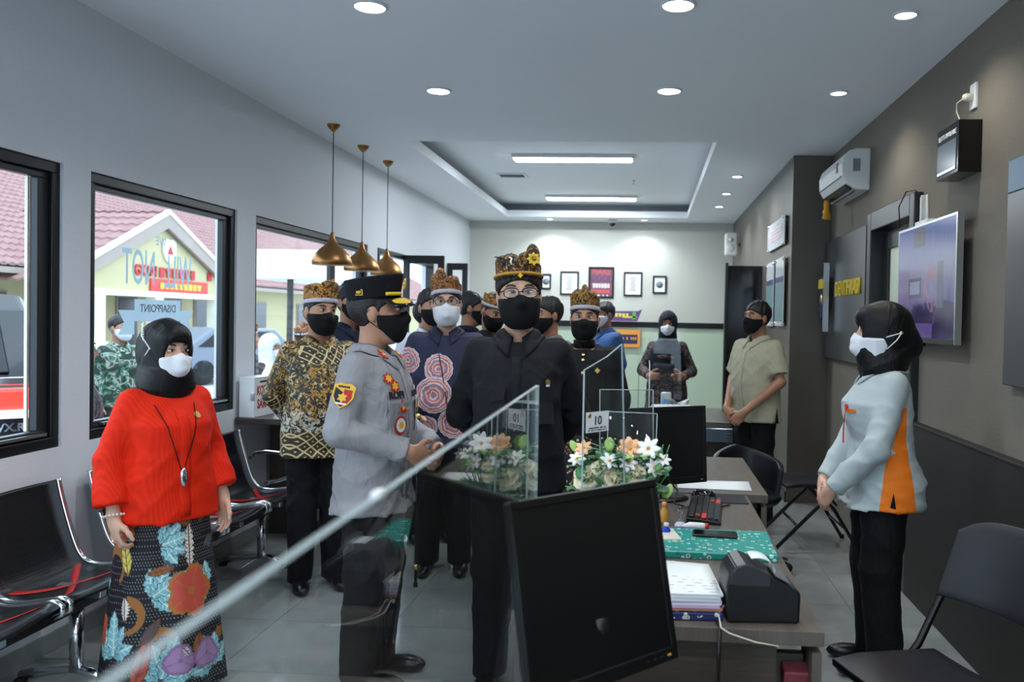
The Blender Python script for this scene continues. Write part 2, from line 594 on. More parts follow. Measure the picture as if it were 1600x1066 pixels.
# ------------------------------------------------------------------ right wall, pillar wall, back and front walls
wr = MB()
def rspan(y0, y1, z0, z1): wr.span((XR, y0, z0), (XR + .12, y1, z1))
rspan(-2.3, 4.99, 0, ZC); rspan(4.99, 5.90, 2.27, ZC); rspan(5.90, 7.5, 0, ZC)
tag(wr.build('wall_right', M['wall_r']), 'taupe textured wallpaper wall with the television', kind='structure')
tag(MB().span((XP, 7.35, 0), (XR + .12, YB, ZC)).build('wall_pillar', M['pillar'], None, .004), 'brown grey projecting wall beyond the air conditioner', kind='structure')
wb = tag(MB().span((XL - T, YB, 0), (XR + .12, YB + .12, ZC)).build('wall_back', M['wall_b']), 'cream back wall with framed prints', kind='structure')
wf = MB().span((XL - T, -2.32, 0), (-2.4, -2.2, ZC)).span((1.2, -2.32, 0), (XR + .12, -2.2, ZC)).span((-2.4, -2.32, 0), (1.2, -2.2, .25)).span((-2.4, -2.32, 2.75), (1.2, -2.2, ZC))
tag(wf.build('wall_front', M['wall_b']), 'cream wall behind the viewer, with glazing added for front light', kind='structure')
w5 = tag(empty('window_5', (-2.4, -2.26, .25)), 'unseen glazing added behind the viewer for front light', kind='structure')  # added out of view so daylight reaches people from the front
f = MB()
for x in (0, 1.18, 2.36, 3.54): f.span((x, -.04, 0), (x + .06, .04, 2.5))
f.span((0, -.04, 0), (3.6, .04, .06)).span((0, -.04, 2.44), (3.6, .04, 2.5)).build('frame', M['alu'], w5, .004)
for x in (.06, 1.24, 2.42): MB().span((x, -.004, .06), (x + 1.12, .004, 2.44)).build('pane', M['pane'], w5)
tag(MB().span((1.52, -1.5, 0), (XR, 4.93, 1.0)).build('trim_2', M['darkpanel'], None, .003), 'dark brown wainscot panel behind the folding chair', kind='structure')
tag(MB().span((1.515, -1.5, .998), (XR, 4.935, 1.012)).build('trim_3', M['darkpanel'], None, .003), 'thin cap strip of the wainscot', kind='structure')
tag(MB().span((XL, -2.0, 0), (XL + .012, 8.1, .09)).build('baseboard_left', M['tile'], None, .002), 'grey tile skirting under the windows', kind='structure')
tag(MB().span((XP - .012, 7.35, 0), (XP, YB, .09)).build('baseboard_right', M['alu'], None, .002), 'dark skirting of the projecting wall', kind='structure')

# frosted glass door in the right wall, with a closed room and bulb added behind to brighten the pane
g = G('frosted_glass')
g.t.nodes.remove(g.b)
tl, gl2, mxs = g.n('ShaderNodeBsdfTranslucent'), g.n('ShaderNodeBsdfGlossy'), g.n('ShaderNodeMixShader')
tl.inputs[0].default_value = (*S(214, 220, 218), 1)
gl2.inputs['Roughness'].default_value = .25
mxs.inputs[0].default_value = .08
g.t.links.new(tl.outputs[0], mxs.inputs[1]); g.t.links.new(gl2.outputs[0], mxs.inputs[2])
g.t.links.new(mxs.outputs[0], g.t.nodes['Material Output'].inputs[0])
M['frost'] = g.m
d3 = tag(empty('door_3', (XR, 4.99, 0)), 'dark grey framed door with a frosted pane beside the television', kind='structure')
f = MB().span((-.05, -.06, 0), (.12, .03, 2.34)).span((-.05, .88, 0), (.12, .97, 2.34)).span((-.05, .03, 2.21), (.12, .88, 2.34))
f.build('door_frame', M['alu2'], d3, .006)
f = MB().span((.04, .03, .02), (.08, .15, 2.2)).span((.04, .76, .02), (.08, .88, 2.2)).span((.04, .15, 2.08), (.08, .76, 2.2)).span((.04, .15, .02), (.08, .76, .9))
lf = f.build('door_leaf', M['alu2'], d3, .004)
MB().span((.056, .14, .89), (.064, .77, 2.09)).build('pane', M['frost'], lf)
MB().tube([(.02, .82, 1.0), (-.02, .82, 1.0), (-.02, .72, 1.0)], .01).build('handle', M['chrome'], lf)
rm = MB()
rm.span((XR + .12, 4.6, 0), (XR + 1.6, 4.65, 2.6)).span((XR + .12, 6.2, 0), (XR + 1.6, 6.25, 2.6)).span((XR + 1.6, 4.6, 0), (XR + 1.65, 6.25, 2.6)).span((XR + .12, 4.6, 2.6), (XR + 1.65, 6.25, 2.65)).span((XR + .12, 4.6, -.05), (XR + 1.65, 6.25, 0))
tag(rm.build('wall_side_room', M['wall_b']), 'cream walls of the unseen room added behind the frosted door', kind='structure')
bl = bpy.data.lights.new('pane_fill_bulb', 'POINT'); bl.energy = 12; bl.shadow_soft_size = .15; bl.color = (.95, 1, .98)
lo = link(bpy.data.objects.new('pane_fill_bulb', bl)); lo.location = (XR + .95, 5.4, 2.3)

# black door leaf standing open off the projecting wall
d4 = tag(empty('door_4', (.865, 9.2, 0)), 'black open door leaf behind the man in the beige shirt', kind='structure')
MB().span((0, -.022, .01), (.368, .022, 2.18)).build('door_leaf', M['gloss_black'], d4, .004)
MB().span((-.03, -.05, 0), (0, .05, 2.21)).build('door_post', M['black'], d4, .004)
MB().lathe([(0, 0), (.025, .005), (.028, .03), (.012, .05), (0, .055)], 14, (.07, -.03, 1.0), Matrix.Rotation(PI / 2, 3, 'X')).build('knob', M['steel'], d4)

# low glass screen with a dark rail at the far end
gs = tag(empty('glass_screen', (0, 12.1, 0)), 'pale green glass screen with dark top rail at the far wall', 'partition')
g = G('back_painted_glass')
M['greenglass'] = g.fin(g.mix(g.noise(1.5), S(176, 196, 182), S(196, 208, 178)), .08, spec=.6)
MB().span((-2.0, -.04, 1.46), (1.15, .02, 1.54)).build('rail', M['alu'], gs, .004)
for i in range(5):
    MB().span((-2.0 + i * .63, -.006, .05), (-2.0 + i * .63 + .622, .006, 1.46)).build('pane', M['greenglass'], gs)
MB().span((-2.0, -.03, 0), (1.15, .02, .05)).build('bottom_rail', M['alu'], gs)

# ------------------------------------------------------------------ ceiling lamps
def downlight(x, y, r, watt, label, warm=False):
    e = tag(empty('downlight', (x, y, ZC)), label, 'ceiling light', 'round recessed downlights in the ceiling')
    MB().lathe([(r * 1.16, 0), (r * 1.16, -.006), (r * 1.0, -.012), (r * .98, -.004), (r * .98, 0)], 28).build('bezel', M['white'], e)
    MB().lathe([(r * .99, -.004), (r * .6, -.007), (0, -.008)], 28).build('diffuser', M['lamp_warm' if warm else 'lamp'], e)
    l = bpy.data.lights.new('bulb', 'SPOT')
    l.energy = watt * 1.25; l.spot_size = math.radians(138); l.spot_blend = .7; l.shadow_soft_size = r * .8
    l.color = (1, .96, .86) if warm else (.88, .95, 1)
    o = link(bpy.data.objects.new('bulb', l), e)
    o.location = (0, 0, -.03)
    return e
DL = [(-1.33, 3.85, .072, 16, 'large downlight in front of the tray, over the officer in grey', 0),
      (.11, 3.86, .072, 16, 'large downlight in front of the tray, top middle', 0),
      (-1.37, 5.29, .072, 16, 'large downlight nearest the pendant lamps', 0),
      (.105, 5.29, .072, 16, 'large downlight just before the tray, in the middle', 0),
      (1.165, 5.34, .05, 9, 'small warm downlight above the air conditioner', 1),
      (1.17, 4.0, .05, 9, 'small warm downlight above the black sign box', 1),
      (.86, 8.4, .05, 12, 'nearest of three small downlights along the projecting wall', 0),
      (.86, 9.53, .05, 12, 'middle of three small downlights along the projecting wall', 0),
      (.87, 10.6, .05, 12, 'farthest of three small downlights along the projecting wall', 0),
      (-1.45, 12.1, .05, 14, 'small downlight washing the back wall, near the glass doors', 0),
      (-.08, 12.1, .05, 14, 'small downlight washing the back wall, right of the dome camera', 0)]
for i_, x_ in enumerate((-1.34, .11, 1.17)):  # unseen extra rows, added to lift the light in the near room
    for j_, y_ in enumerate((2.42, .98, -.46)):
        DL.append((x_, y_, .072 if x_ < 1 else .05, 16 if x_ < 1 else 9, 'unseen downlight added for fill light, %s row towards the viewer, %s' % (('first', 'second', 'third')[j_], ('window side', 'middle', 'staff side')[i_]), int(x_ > 1)))
for a in DL: downlight(*a[:5], warm=bool(a[5]))
for k, (y, lab) in enumerate(((8.45, 'long led panel in the nearer half of the tray'), (11.2, 'long led panel in the far half of the tray'))):
    e = tag(empty('led_panel', (-.79, y, ZC + .2)), lab, 'ceiling light', 'long led panels in the tray')
    MB().box((0, 0, -.018), (1.23, .21, .036)).build('housing', M['white'], e, .006)
    MB().box((0, 0, -.042), (1.2, .17, .016)).build('diffuser', M['led'], e, .006)
    l = bpy.data.lights.new('tube', 'AREA'); l.shape = 'RECTANGLE'; l.size = 1.15; l.size_y = .15; l.energy = 28; l.color = (.88, .95, 1)
    o = link(bpy.data.objects.new('tube', l), e); o.location = (0, 0, -.06)
v = tag(empty('ceiling_vent', (-1.6, 9.58, ZC + .2)), 'small grey ceiling vent in the tray', 'vent')
MB().span((-.17, -.13, -.014), (-.14, .13, 0)).span((.14, -.13, -.014), (.17, .13, 0)).span((-.14, -.13, -.014), (.14, -.10, 0)).span((-.14, .10, -.014), (.14, .13, 0)).build('frame', M['white'], v, .003)
MB().span((-.14, -.1, -.004), (.14, .1, -.001)).build('backing', M['black'], v)
for i in range(6):
    MB().box((0, -.08 + i * .032, -.009), (.28, .016, .003), Matrix.Rotation(.5, 3, 'X')).build('slat', M['steel'], v)
e = tag(empty('dome_camera', (-.54, 12.15, ZC)), 'small white dome security camera on the ceiling', 'camera')
MB().lathe([(.07, 0), (.07, -.03), (.062, -.045), (.04, -.05)], 20).build('base', M['white'], e)
MB().lathe([(.045, -.045), (.042, -.07), (.025, -.092), (0, -.098)], 16).build('dome', M['gloss_black'], e)
e = tag(empty('sprinkler', (-.2, 9.9, ZC + .2)), 'tiny sprinkler head in the tray ceiling', 'sprinkler')
MB().lathe([(.02, 0), (.02, -.006), (.006, -.01), (.006, -.04), (.018, -.045), (0, -.048)], 10).build('head', M['steel'], e)

# pendant lamps
g = G('brushed_copper')
M['copper'] = g.fin(g.mix(g.noise(12), S(150, 108, 66), S(176, 130, 82)), .38, 1)
M['copper_in'] = mat('lamp_inside_white', S(230, 222, 206), .5, noise=(8, .03))
for k, (x, y, lab) in enumerate(((-2.43, 6.25, 'copper pendant lamp hanging nearest, over the wall counter'), (-2.47, 7.03, 'copper pendant lamp hanging in the middle of three'), (-2.47, 7.72, 'copper pendant lamp hanging farthest of three'))):
    e = tag(empty('pendant_lamp', (x, y, 1.945)), lab, 'pendant lamp', 'copper pendant lamps in a row')
    pr_ = [(.147, .0), (.15, .022), (.144, .05), (.125, .085), (.098, .115), (.068, .142), (.04, .17), (.022, .2), (.014, .235), (.012, .25)]
    MB().lathe(pr_, 36).build('shade', M['copper'], e)
    MB().lathe([(r - .003, z + .001) for r, z in pr_[:-2]], 36).build('shade_lining', M['copper_in'], e)
    MB().tube([(0, 0, .24), (0, 0, 1.06)], .004, 6).build('cord', M['black'], e)
    MB().lathe([(0, 1.02), (.012, 1.022), (.03, 1.04), (.046, 1.06), (.05, 1.074), (.05, 1.075)], 24).build('canopy', M['copper'], e)
    MB().lathe([(0, .06), (.025, .068), (.032, .09), (.026, .12), (.014, .15), (.014, .2)], 14).build('bulb', M['white'], e)

# ------------------------------------------------------------------ back wall prints
def px_wall(u, v, Y):
    r = (u - 920.5) / FP * _R - (v - 524.4) / FP * _U + _F
    t = Y / r[1]
    return r[0] * t, EYE + r[2] * t
FRM = [((846, 428, 861, 452), 'small framed print just beside the headcloth of the tall man in black', 'small'), ((876, 424, 904, 461), 'framed white print between the two men with headcloths', 'text'),
       ((920, 417, 959, 466), 'red and purple lettered poster, largest frame on the back wall', 'poster'), ((975, 425, 1003, 463), 'framed white print right of the red poster', 'text2'), ((1020, 431, 1041, 459), 'smallest framed print, rightmost on the back wall', 'small2')]
M['poster'] = mat('poster_maroon', S(120, 74, 92), .5, noise=(6, .5))
M['poster_t'] = mat('poster_pale_lettering', S(222, 214, 224), .5, noise=(6, .05))
M['poster_r'] = mat('poster_red_lettering', S(206, 84, 84), .5, noise=(6, .05))
M['poster_b'] = mat('poster_violet_lettering', S(70, 56, 110), .5, noise=(6, .05))
M['greyink'] = mat('grey_print', S(120, 132, 138), .7, noise=(20, .2))
for (u0, v0, u1, v1), lab, kd in FRM:
    x0, z1 = px_wall(u0, v0, YB); x1, z0 = px_wall(u1, v1, YB)
    e = tag(empty('framed_print', ((x0 + x1) / 2, YB, (z0 + z1) / 2)), lab, 'framed picture', 'black framed prints on the back wall')
    w, h = x1 - x0, z1 - z0
    t = .022 + .006 * (w > .3)
    MB().span((-w / 2, -.025, -h / 2), (-w / 2 + t, 0, h / 2)).span((w / 2 - t, -.025, -h / 2), (w / 2, 0, h / 2)).span((-w / 2 + t, -.025, -h / 2), (w / 2 - t, 0, -h / 2 + t)).span((-w / 2 + t, -.025, h / 2 - t), (w / 2 - t, 0, h / 2)).build('frame', M['alu'], e, .003)
    MB().span((-w / 2 + t, -.01, -h / 2 + t), (w / 2 - t, -.006, h / 2 - t)).build('print', M['poster' if kd == 'poster' else 'paper'], e)
    fm = lambda z: frame_m((0, -.012, z), (1, 0, 0), (0, 0, 1))
    if kd == 'poster':
        text('lettering', 'MAKE', .125, M['poster_r'], e, fm(.16), .0005, sx=.85)
        text('lettering', 'COOL', .135, M['poster_b'], e, fm(.05), .0005, sx=.85)
        blur_line('print_line', .26, .07, M['poster_t'], e, fm(-.05), 6, 3)
        blur_line('print_line', .26, .06, M['poster_r'], e, fm(-.135), 7, 4)
        blur_line('print_line', .22, .035, M['poster_t'], e, fm(-.2), 7, 5)
    elif kd.startswith('text'):
        for i in range(7):
            wd = w * (.34 - .05 * (i % 3))
            MB().box((0, -.0112, .09 - i * .03), (wd, .0012, .012)).build('print_line', M['greyink'], e)
    else:
        MB().lathe([(.05, 0), (.05, .001), (0, .001)], 20, (0, -.0115, 0), Matrix.Rotation(PI / 2, 3, 'X')).build('print_mark', M['greyink'], e)

# banner on the rail and sign on the glass
e = tag(empty('counter_banner', (0, 12.02, 1.545)), 'purple banner with yellow lettering standing on the dark rail', 'banner')
x0, _ = px_wall(948, 500, 12.0); x1, _ = px_wall(1000, 500, 12.0)
M['purple'] = mat('purple_print', S(104, 62, 128), .5, noise=(5, .15))
g_ = MB().prism([(x0, 0), (x1 - .04, 0), (x1 + .03, .18), (x1 - .03, .15), (x0, .14)], .012, frame_m((0, 0, 0), (1, 0, 0), (0, 0, 1))).build('sheet', M['purple'], e)
M['lime'] = mat('yellow_green_print', S(212, 214, 60), .5, noise=(5, .05))
blur_line('print_line', .26, .055, M['lime'], e, frame_m((x0 + .19, -.0135, .088), (1, 0, 0), (0, 0, 1)), 5, 6)
MB().box((x0 + .33, -.0135, .06), (.2, .001, .02)).build('print_line', M['lime'], e)
M['green'] = mat('green_print', S(90, 170, 70), .5, noise=(5, .05))
MB().box((x1 - .085, -.0135, .08), (.05, .001, .11)).build('print_mark', M['green'], e)
e = tag(empty('glass_sign', (0, 12.05, 1.30)), 'orange and navy sign stuck on the green glass screen', 'sign')
M['orange'] = mat('orange_print', S(226, 150, 60), .5, noise=(5, .05))
M['navyp'] = mat('navy_print', S(40, 46, 92), .5, noise=(5, .05))
x0, z1 = px_wall(962, 515, 12.03); x1, z0 = px_wall(1000, 543, 12.03)
MB().span((x0, -.004, z0 - 1.3), (x1, .03, z1 - 1.3)).build('sheet', M['orange'], e)
MB().span((x0 + .08, -.007, z0 - 1.3 + .05), (x1 - .04, -.004, z1 - 1.3 - .07)).build('panel', M['navyp'], e)
blur_line('print_line', (x1 - x0) * .6, .045, M['orange'], e, frame_m(((x0 + x1) / 2 + .02, -.0075, (z0 + z1) / 2 - 1.3), (1, 0, 0), (0, 0, 1)), 7, 7)

# ------------------------------------------------------------------ right wall fixtures
RY, RZ = (0, -1, 0), (0, 0, 1)                     # on the right wall local right is -Y
b = tag(empty('identification_board', (1.52, 6.65, 1.78)), 'charcoal wall board lettered in yellow beside the pillar', 'sign board')
MB().span((0, -.66, -.5), (.05, .66, .49)).build('panel', M['board'], b, .004)
text('lettering', 'IDENTIFIKASI', .165, M['yellow'], b, frame_m((-.008, -.16, .06), RY, RZ), .006, sx=.80, bold=.002)
lo_ = MB().prism([(-.13, .17), (.13, .17), (.14, -.02), (.09, -.13), (0, -.2), (-.09, -.13), (-.14, -.02)], .012, frame_m((-.05, .5, .02), RY, RZ))
em = lo_.build('emblem', M['navyp'], b)
MB().prism([(-.1, .14), (.1, .14), (.1, .06), (-.1, .06)], .004, frame_m((-.066, .5, .02), RY, RZ)).build('emblem_band', M['yellow'], em)
MB().lathe([(.05, 0), (.05, .004), (0, .006)], 16, (-.062, .5, -.01), Matrix.Rotation(-PI / 2, 3, 'Y')).build('emblem_disc', M['gold'], em)
MB().span((-.075, .36, -.28), (-.03, .37, .29)).build('acrylic_edge', M['steel'], em)
for z in (-.25, .26):
    MB().lathe([(.012, 0), (.012, .04), (0, .042)], 10, (0, .5, z), Matrix.Rotation(-PI / 2, 3, 'Y')).build('stud', M['gold'], em)
b = tag(empty('wall_board', (1.53, 2.95, 1.8)), 'dark wall board cut by the edge of the picture on the taupe wall', 'board')
MB().span((0, -.78, -.48), (.04, .75, .34)).build('panel', M['board'], b, .004)
MB().span((0, -.78, .34), (.04, .75, .48)).build('reflection_band', mat('blue_reflection', S(70, 110, 140), .4, noise=(4, .05)), b, .004)  # bluish reflection along the board top, put in as a coloured band

# television
tv = tag(empty('television', (1.5, 4.63, 1.80)), 'slim television on the taupe wall showing a bluish picture', 'television')
MB().box((.01, 0, 0), (.03, .93, .62)).build('housing', M['black'], tv, .004)
MB().span((-.012, -.475, -.325), (.02, -.458, .325)).span((-.012, .462, -.325), (.02, .475, .325)).span((-.012, -.458, .312), (.02, .462, .325)).build('bezel', M['steel'], tv)
MB().span((-.014, -.458, -.325), (.02, .462, -.298)).build('lower_bezel', M['alu2'], tv)
g = G('television_picture')
q = g.xyz()
yz = g.comb(g.mul(q[1], 1), q[2], 0)
streak = g.noise(9, g.comb(g.mul(q[1], 2.4), g.mul(q[2], .55), 3.1), detail=4)
base = g.ramp(g.add(g.mul(q[2], 1.5), g.add(g.mul(streak, .5), .22)), [(.05, S(58, 44, 120)), (.28, S(88, 72, 150)), (.5, S(126, 124, 168)), (.72, S(126, 136, 190)), (1, S(92, 110, 186))])
low = g.mul(g.lt(q[2], g.add(-.11, g.mul(g.sub(g.noise(5, g.comb(q[1], 0, 7)), .5), .12))), g.gt(g.noise(8, g.comb(q[1], g.mul(q[2], .7), 1)), .42))
base = g.mix(low, base, S(38, 26, 84))
def rect(y0, y1, z0, z1): return g.mul(g.band(q[1], y0, y1), g.band(q[2], z0, z1))
base = g.mix(rect(.05, .27, -.08, .03), base, S(44, 48, 88))
base = g.mix(rect(.075, .245, -.06, .012), base, S(126, 150, 186))
base = g.mix(rect(.0, .19, .2, .30), base, S(110, 112, 128))
base = g.mix(rect(-.29, -.2, -.14, .1), base, S(86, 92, 124))
base = g.mix(g.mul(g.band(q[1], -.2, .02), g.mul(g.band(q[2], -.16, .08), g.gt(g.noise(10, yz), .5))), base, S(150, 108, 148))
base = g.mix(g.mul(g.lt(q[2], -.22), g.band(q[1], -.14, .2)), base, S(112, 92, 168))
M['tvpic'] = g.fin((.01, .01, .015), .12, emit=base, es=.26)
MB().span((-.0095, -.458, -.298), (-.0045, .462, .312)).build('screen', M['tvpic'], tv)
MB().box((.045, 0, -.02), (.05, .3, .3)).build('wall_mount', M['black'], tv)
MB().box((-.0, .08, -.335), (.03, .12, .02)).build('sensor', M['gloss_black'], tv, .003)
# router antennas on top
r_ = tag(empty('wifi_router', (1.53, 4.75, 2.118)), 'white router with two upright antennas on top of the television', 'router')
MB().box((0, 0, .018), (.06, .2, .03)).build('body', M['white'], r_, .006)
for yy in (-.045, .055):
    MB().tube([(-.01, yy, .03), (-.01, yy, .085), (-.012, yy, .17)], [.009, .0075, .005], 8).build('antenna', M['white'], r_)
c = tag(empty('cable_conduit', (1.55, 4.875, 2.13)), 'white cable conduit running down beside the door frame', 'conduit')
MB().span((-.012, -.014, 0), (.02, .014, .18)).build('cover', M['white'], c, .003)
MB().tube([(-.01, .0, .17), (-.03, .04, .215), (-.055, .13, .22), (-.075, .2, .14), (-.07, .19, .02), (-.06, .24, .01)], .004, 6).build('cable', M['black'], c)

# sign box with lettering
b = tag(empty('sign_box', (1.51, 4.24, 2.43)), 'black lighted sign box with dotted white lettering high on the taupe wall', 'sign box')
MB().span((-.05, -.145, -.125), (.06, .155, .125)).build('housing', M['gloss_black'], b, .003)
M['screen'] = mat('grey_screen', S(86, 100, 112), .15, noise=(5, .1))
MB().span((-.0535, -.12, -.095), (-.05, .135, .045)).build('screen', M['screen'], b)
MB().span((-.0555, -.12, -.105), (-.05, .125, -.092)).build('lamp_strip', M['steel'], b)
text('lettering', 'SLOTS AVAILABLE', .036, M['white'], b, frame_m((-.0515, .005, .078), RY, RZ), .0008, sx=.85)
MB().tube([(.02, .03, .125), (.02, .045, .17), (.01, .06, .21), (.0, .03, .245), (.005, -.02, .25)], .0035, 6).build('power_cord', M['ivory'], b)
s = tag(empty('wall_socket', (1.565, 4.20, 2.69)), 'ivory plug in the white wall socket above the sign box', 'socket')
MB().box((0, 0, 0), (.016, .075, .125)).build('plate', M['white'], s, .004)
MB().lathe([(.02, 0), (.02, .03), (.014, .045), (0, .047)], 14, (-.008, .0, -.005), Matrix.Rotation(-PI / 2, 3, 'Y')).build('plug', M['ivory'], s)

# air conditioner
ac = tag(empty('air_conditioner', (XR, 6.5, 2.68)), 'white split air conditioner high on the wall with a yellow tassel', 'air conditioner')
pf = [(0, .15), (-.10, .15), (-.15, .135), (-.185, .10), (-.205, .04), (-.20, -.05), (-.17, -.10), (-.10, -.145), (0, -.15)]
Mx = frame_m((0, -.40, 0), (1, 0, 0), (0, 0, 1)).copy()
MB().prism(pf, .80, Matrix(((1, 0, 0, 0), (0, 0, 1, -.4), (0, 1, 0, 0), (0, 0, 0, 1)))).build('body', M['white'], ac, .012, seg=3)
for k in range(3):
    MB().box((-.155 + k * .028, 0, -.125 - k * .012), (.006, .70, .018), Matrix.Rotation(.6, 3, 'Y')).build('louvre', M['alu2'], ac)
MB().box((-.148, 0, -.125), (.06, .72, .006), Matrix.Rotation(.68, 3, 'Y')).build('outlet', M['black'], ac)
MB().box((-.203, 0, -.052), (.006, .77, .006)).build('panel_gap', M['black'], ac)
MB().box((-.1, -.403, .03), (.05, .004, .09)).build('sticker', M['greyink'], ac)
MB().box((-.204, -.25, .03), (.004, .06, .07)).build('badge', M['greyink'], ac)
ta = tag(empty('tassel', (1.40, 6.75, 2.455)), 'yellow and orange tassel dangling under the air conditioner', 'tassel')
M['tassel'] = mat('yellow_cloth', S(226, 164, 36), .8, noise=(60, .2), bump=(80, .3))
MB().tube([(0, 0, .09), (0, 0, .06), (0, 0, .02), (.004, 0, -.03), (0, 0, -.055)], [.018, .022, .02, .03, .036], 8).build('skirt', M['tassel'], ta)
MB().tube([(.01, .0, .05), (-.02, .01, -.01)], .012, 6).build('ribbon', M['white'], ta)

# acrylic boards, speaker and extinguisher sign on the projecting wall
def px_x(u, v, X):
    r = (u - 920.5) / FP * _R - (v - 524.4) / FP * _U + _F
    t = X / r[0]
    return r[1] * t, EYE + r[2] * t
M['acry_board'] = mat('milky_acrylic', S(212, 216, 220), .15, noise=(3, .03))
M['pinkp'] = mat('pale_pink_print', S(214, 180, 190), .4, noise=(6, .1))
M['teal_p'] = mat('grey_teal_print', S(110, 140, 142), .3, noise=(6, .3))
for (q0, q1, lab, kd) in (((1201, 335, 1227, 380), 0, 'square acrylic notice plate on studs high on the projecting wall', 'n'), ((1213, 400, 1226, 510), 0, 'tall narrow acrylic board nearest the wall corner', 't'), ((1199, 408, 1210, 510), 0, 'tall narrow acrylic board beside the black door', 't')):
    ya, z1 = px_x(q0[2], q0[1], XP - .03); yb, _ = px_x(q0[0], q0[1], XP - .03)
    _, z0 = px_x(q0[2], q0[3], XP - .03)
    e = tag(empty('notice_plate', (XP - .03, (ya + yb) / 2, (z0 + z1) / 2)), lab, 'notice board', 'acrylic boards on the projecting wall')
    w, h = abs(yb - ya), z1 - z0
    MB().box((0, 0, 0), (.008, w, h)).build('plate', M['acry_board'], e, .002)
    if kd == 'n':
        for i in range(4): MB().box((-.0052, 0, h * (.22 - .13 * i)), (.001, w * (.7 - .1 * (i % 2)), h * .07)).build('print_line', M['pinkp'], e)
    else:
        MB().box((-.0052, 0, -h * .12), (.001, w * .9, h * .62)).build('print', M['teal_p'], e)
        MB().box((-.0054, 0, h * .18), (.001, w * .9, h * .08)).build('print_band', M['navyp'], e)
    for sy in (-1, 1):
        for sz in (-1, 1):
            MB().lathe([(.014, -.03), (.014, .012), (0, .014)], 10, (0, sy * w * .43, sz * h * .46), Matrix.Rotation(-PI / 2, 3, 'Y')).build('stud', M['chrome'], e)
e = tag(empty('wall_speaker', (XP, 11.5, 2.62)), 'small white speaker box bracketed to the far end of the projecting wall', 'speaker')
MB().box((-.12, 0, 0), (.17, .16, .31)).build('cabinet', M['white'], e, .03, seg=3)
MB().lathe([(.03, 0), (.03, .012), (0, .02)], 16, (-.13, -.08, .06), Matrix.Rotation(PI / 2, 3, 'X')).build('tweeter', M['ivory'], e)
MB().lathe([(.058, 0), (.055, .006), (0, .003)], 18, (-.13, -.08, -.05), Matrix.Rotation(PI / 2, 3, 'X')).build('cone', M['paper'], e)
MB().tube([(-.05, 0, 0), (0, 0, 0)], .02, 8).build('bracket', M['steel'], e)
# ------------------------------------------------------------------ waiting benches along the left wall
def perforated():
    g = G('black_perforated_steel')
    d = g.voro(95, g.mp((1, 1, 1)), rand=0)
    g.bump(g.math('SMOOTHSTEP', d, .2, .4) if False else d, .35, .002)
    return g.fin(g.mix(g.lt(d, .3), S(26, 27, 30), S(8, 8, 9)), .32, .35)
M['perf'] = perforated()
M['tape'] = mat('red_tape', S(196, 32, 30), .45, noise=(20, .1))
M['rubber'] = mat('black_rubber', S(22, 22, 22), .8, noise=(20, .1))
SP = [(.02, .80), (.035, .74), (.075, .62), (.115, .52), (.15, .46), (.20, .425), (.30, .415), (.42, .43), (.49, .44), (.53, .425)]   # side profile: from wall, height
def smooth_path(p, n=4):
    P = [Vector((a, 0, b)) for a, b in p]
    out = []
    for i in range(len(P) - 1):
        p0, p1, p2, p3 = P[max(i - 1, 0)], P[i], P[i + 1], P[min(i + 2, len(P) - 1)]
        for k in range(n):
            t = k / n
            out.append(.5 * ((2 * p1) + (p2 - p0) * t + (2 * p0 - 5 * p1 + 4 * p2 - p3) * t * t + (3 * p1 - p0 - 3 * p2 + p3) * t ** 3))
    return out + [P[-1]]
SP = [(a * .84, b) for a, b in SP]
SPS = smooth_path(SP, 3)
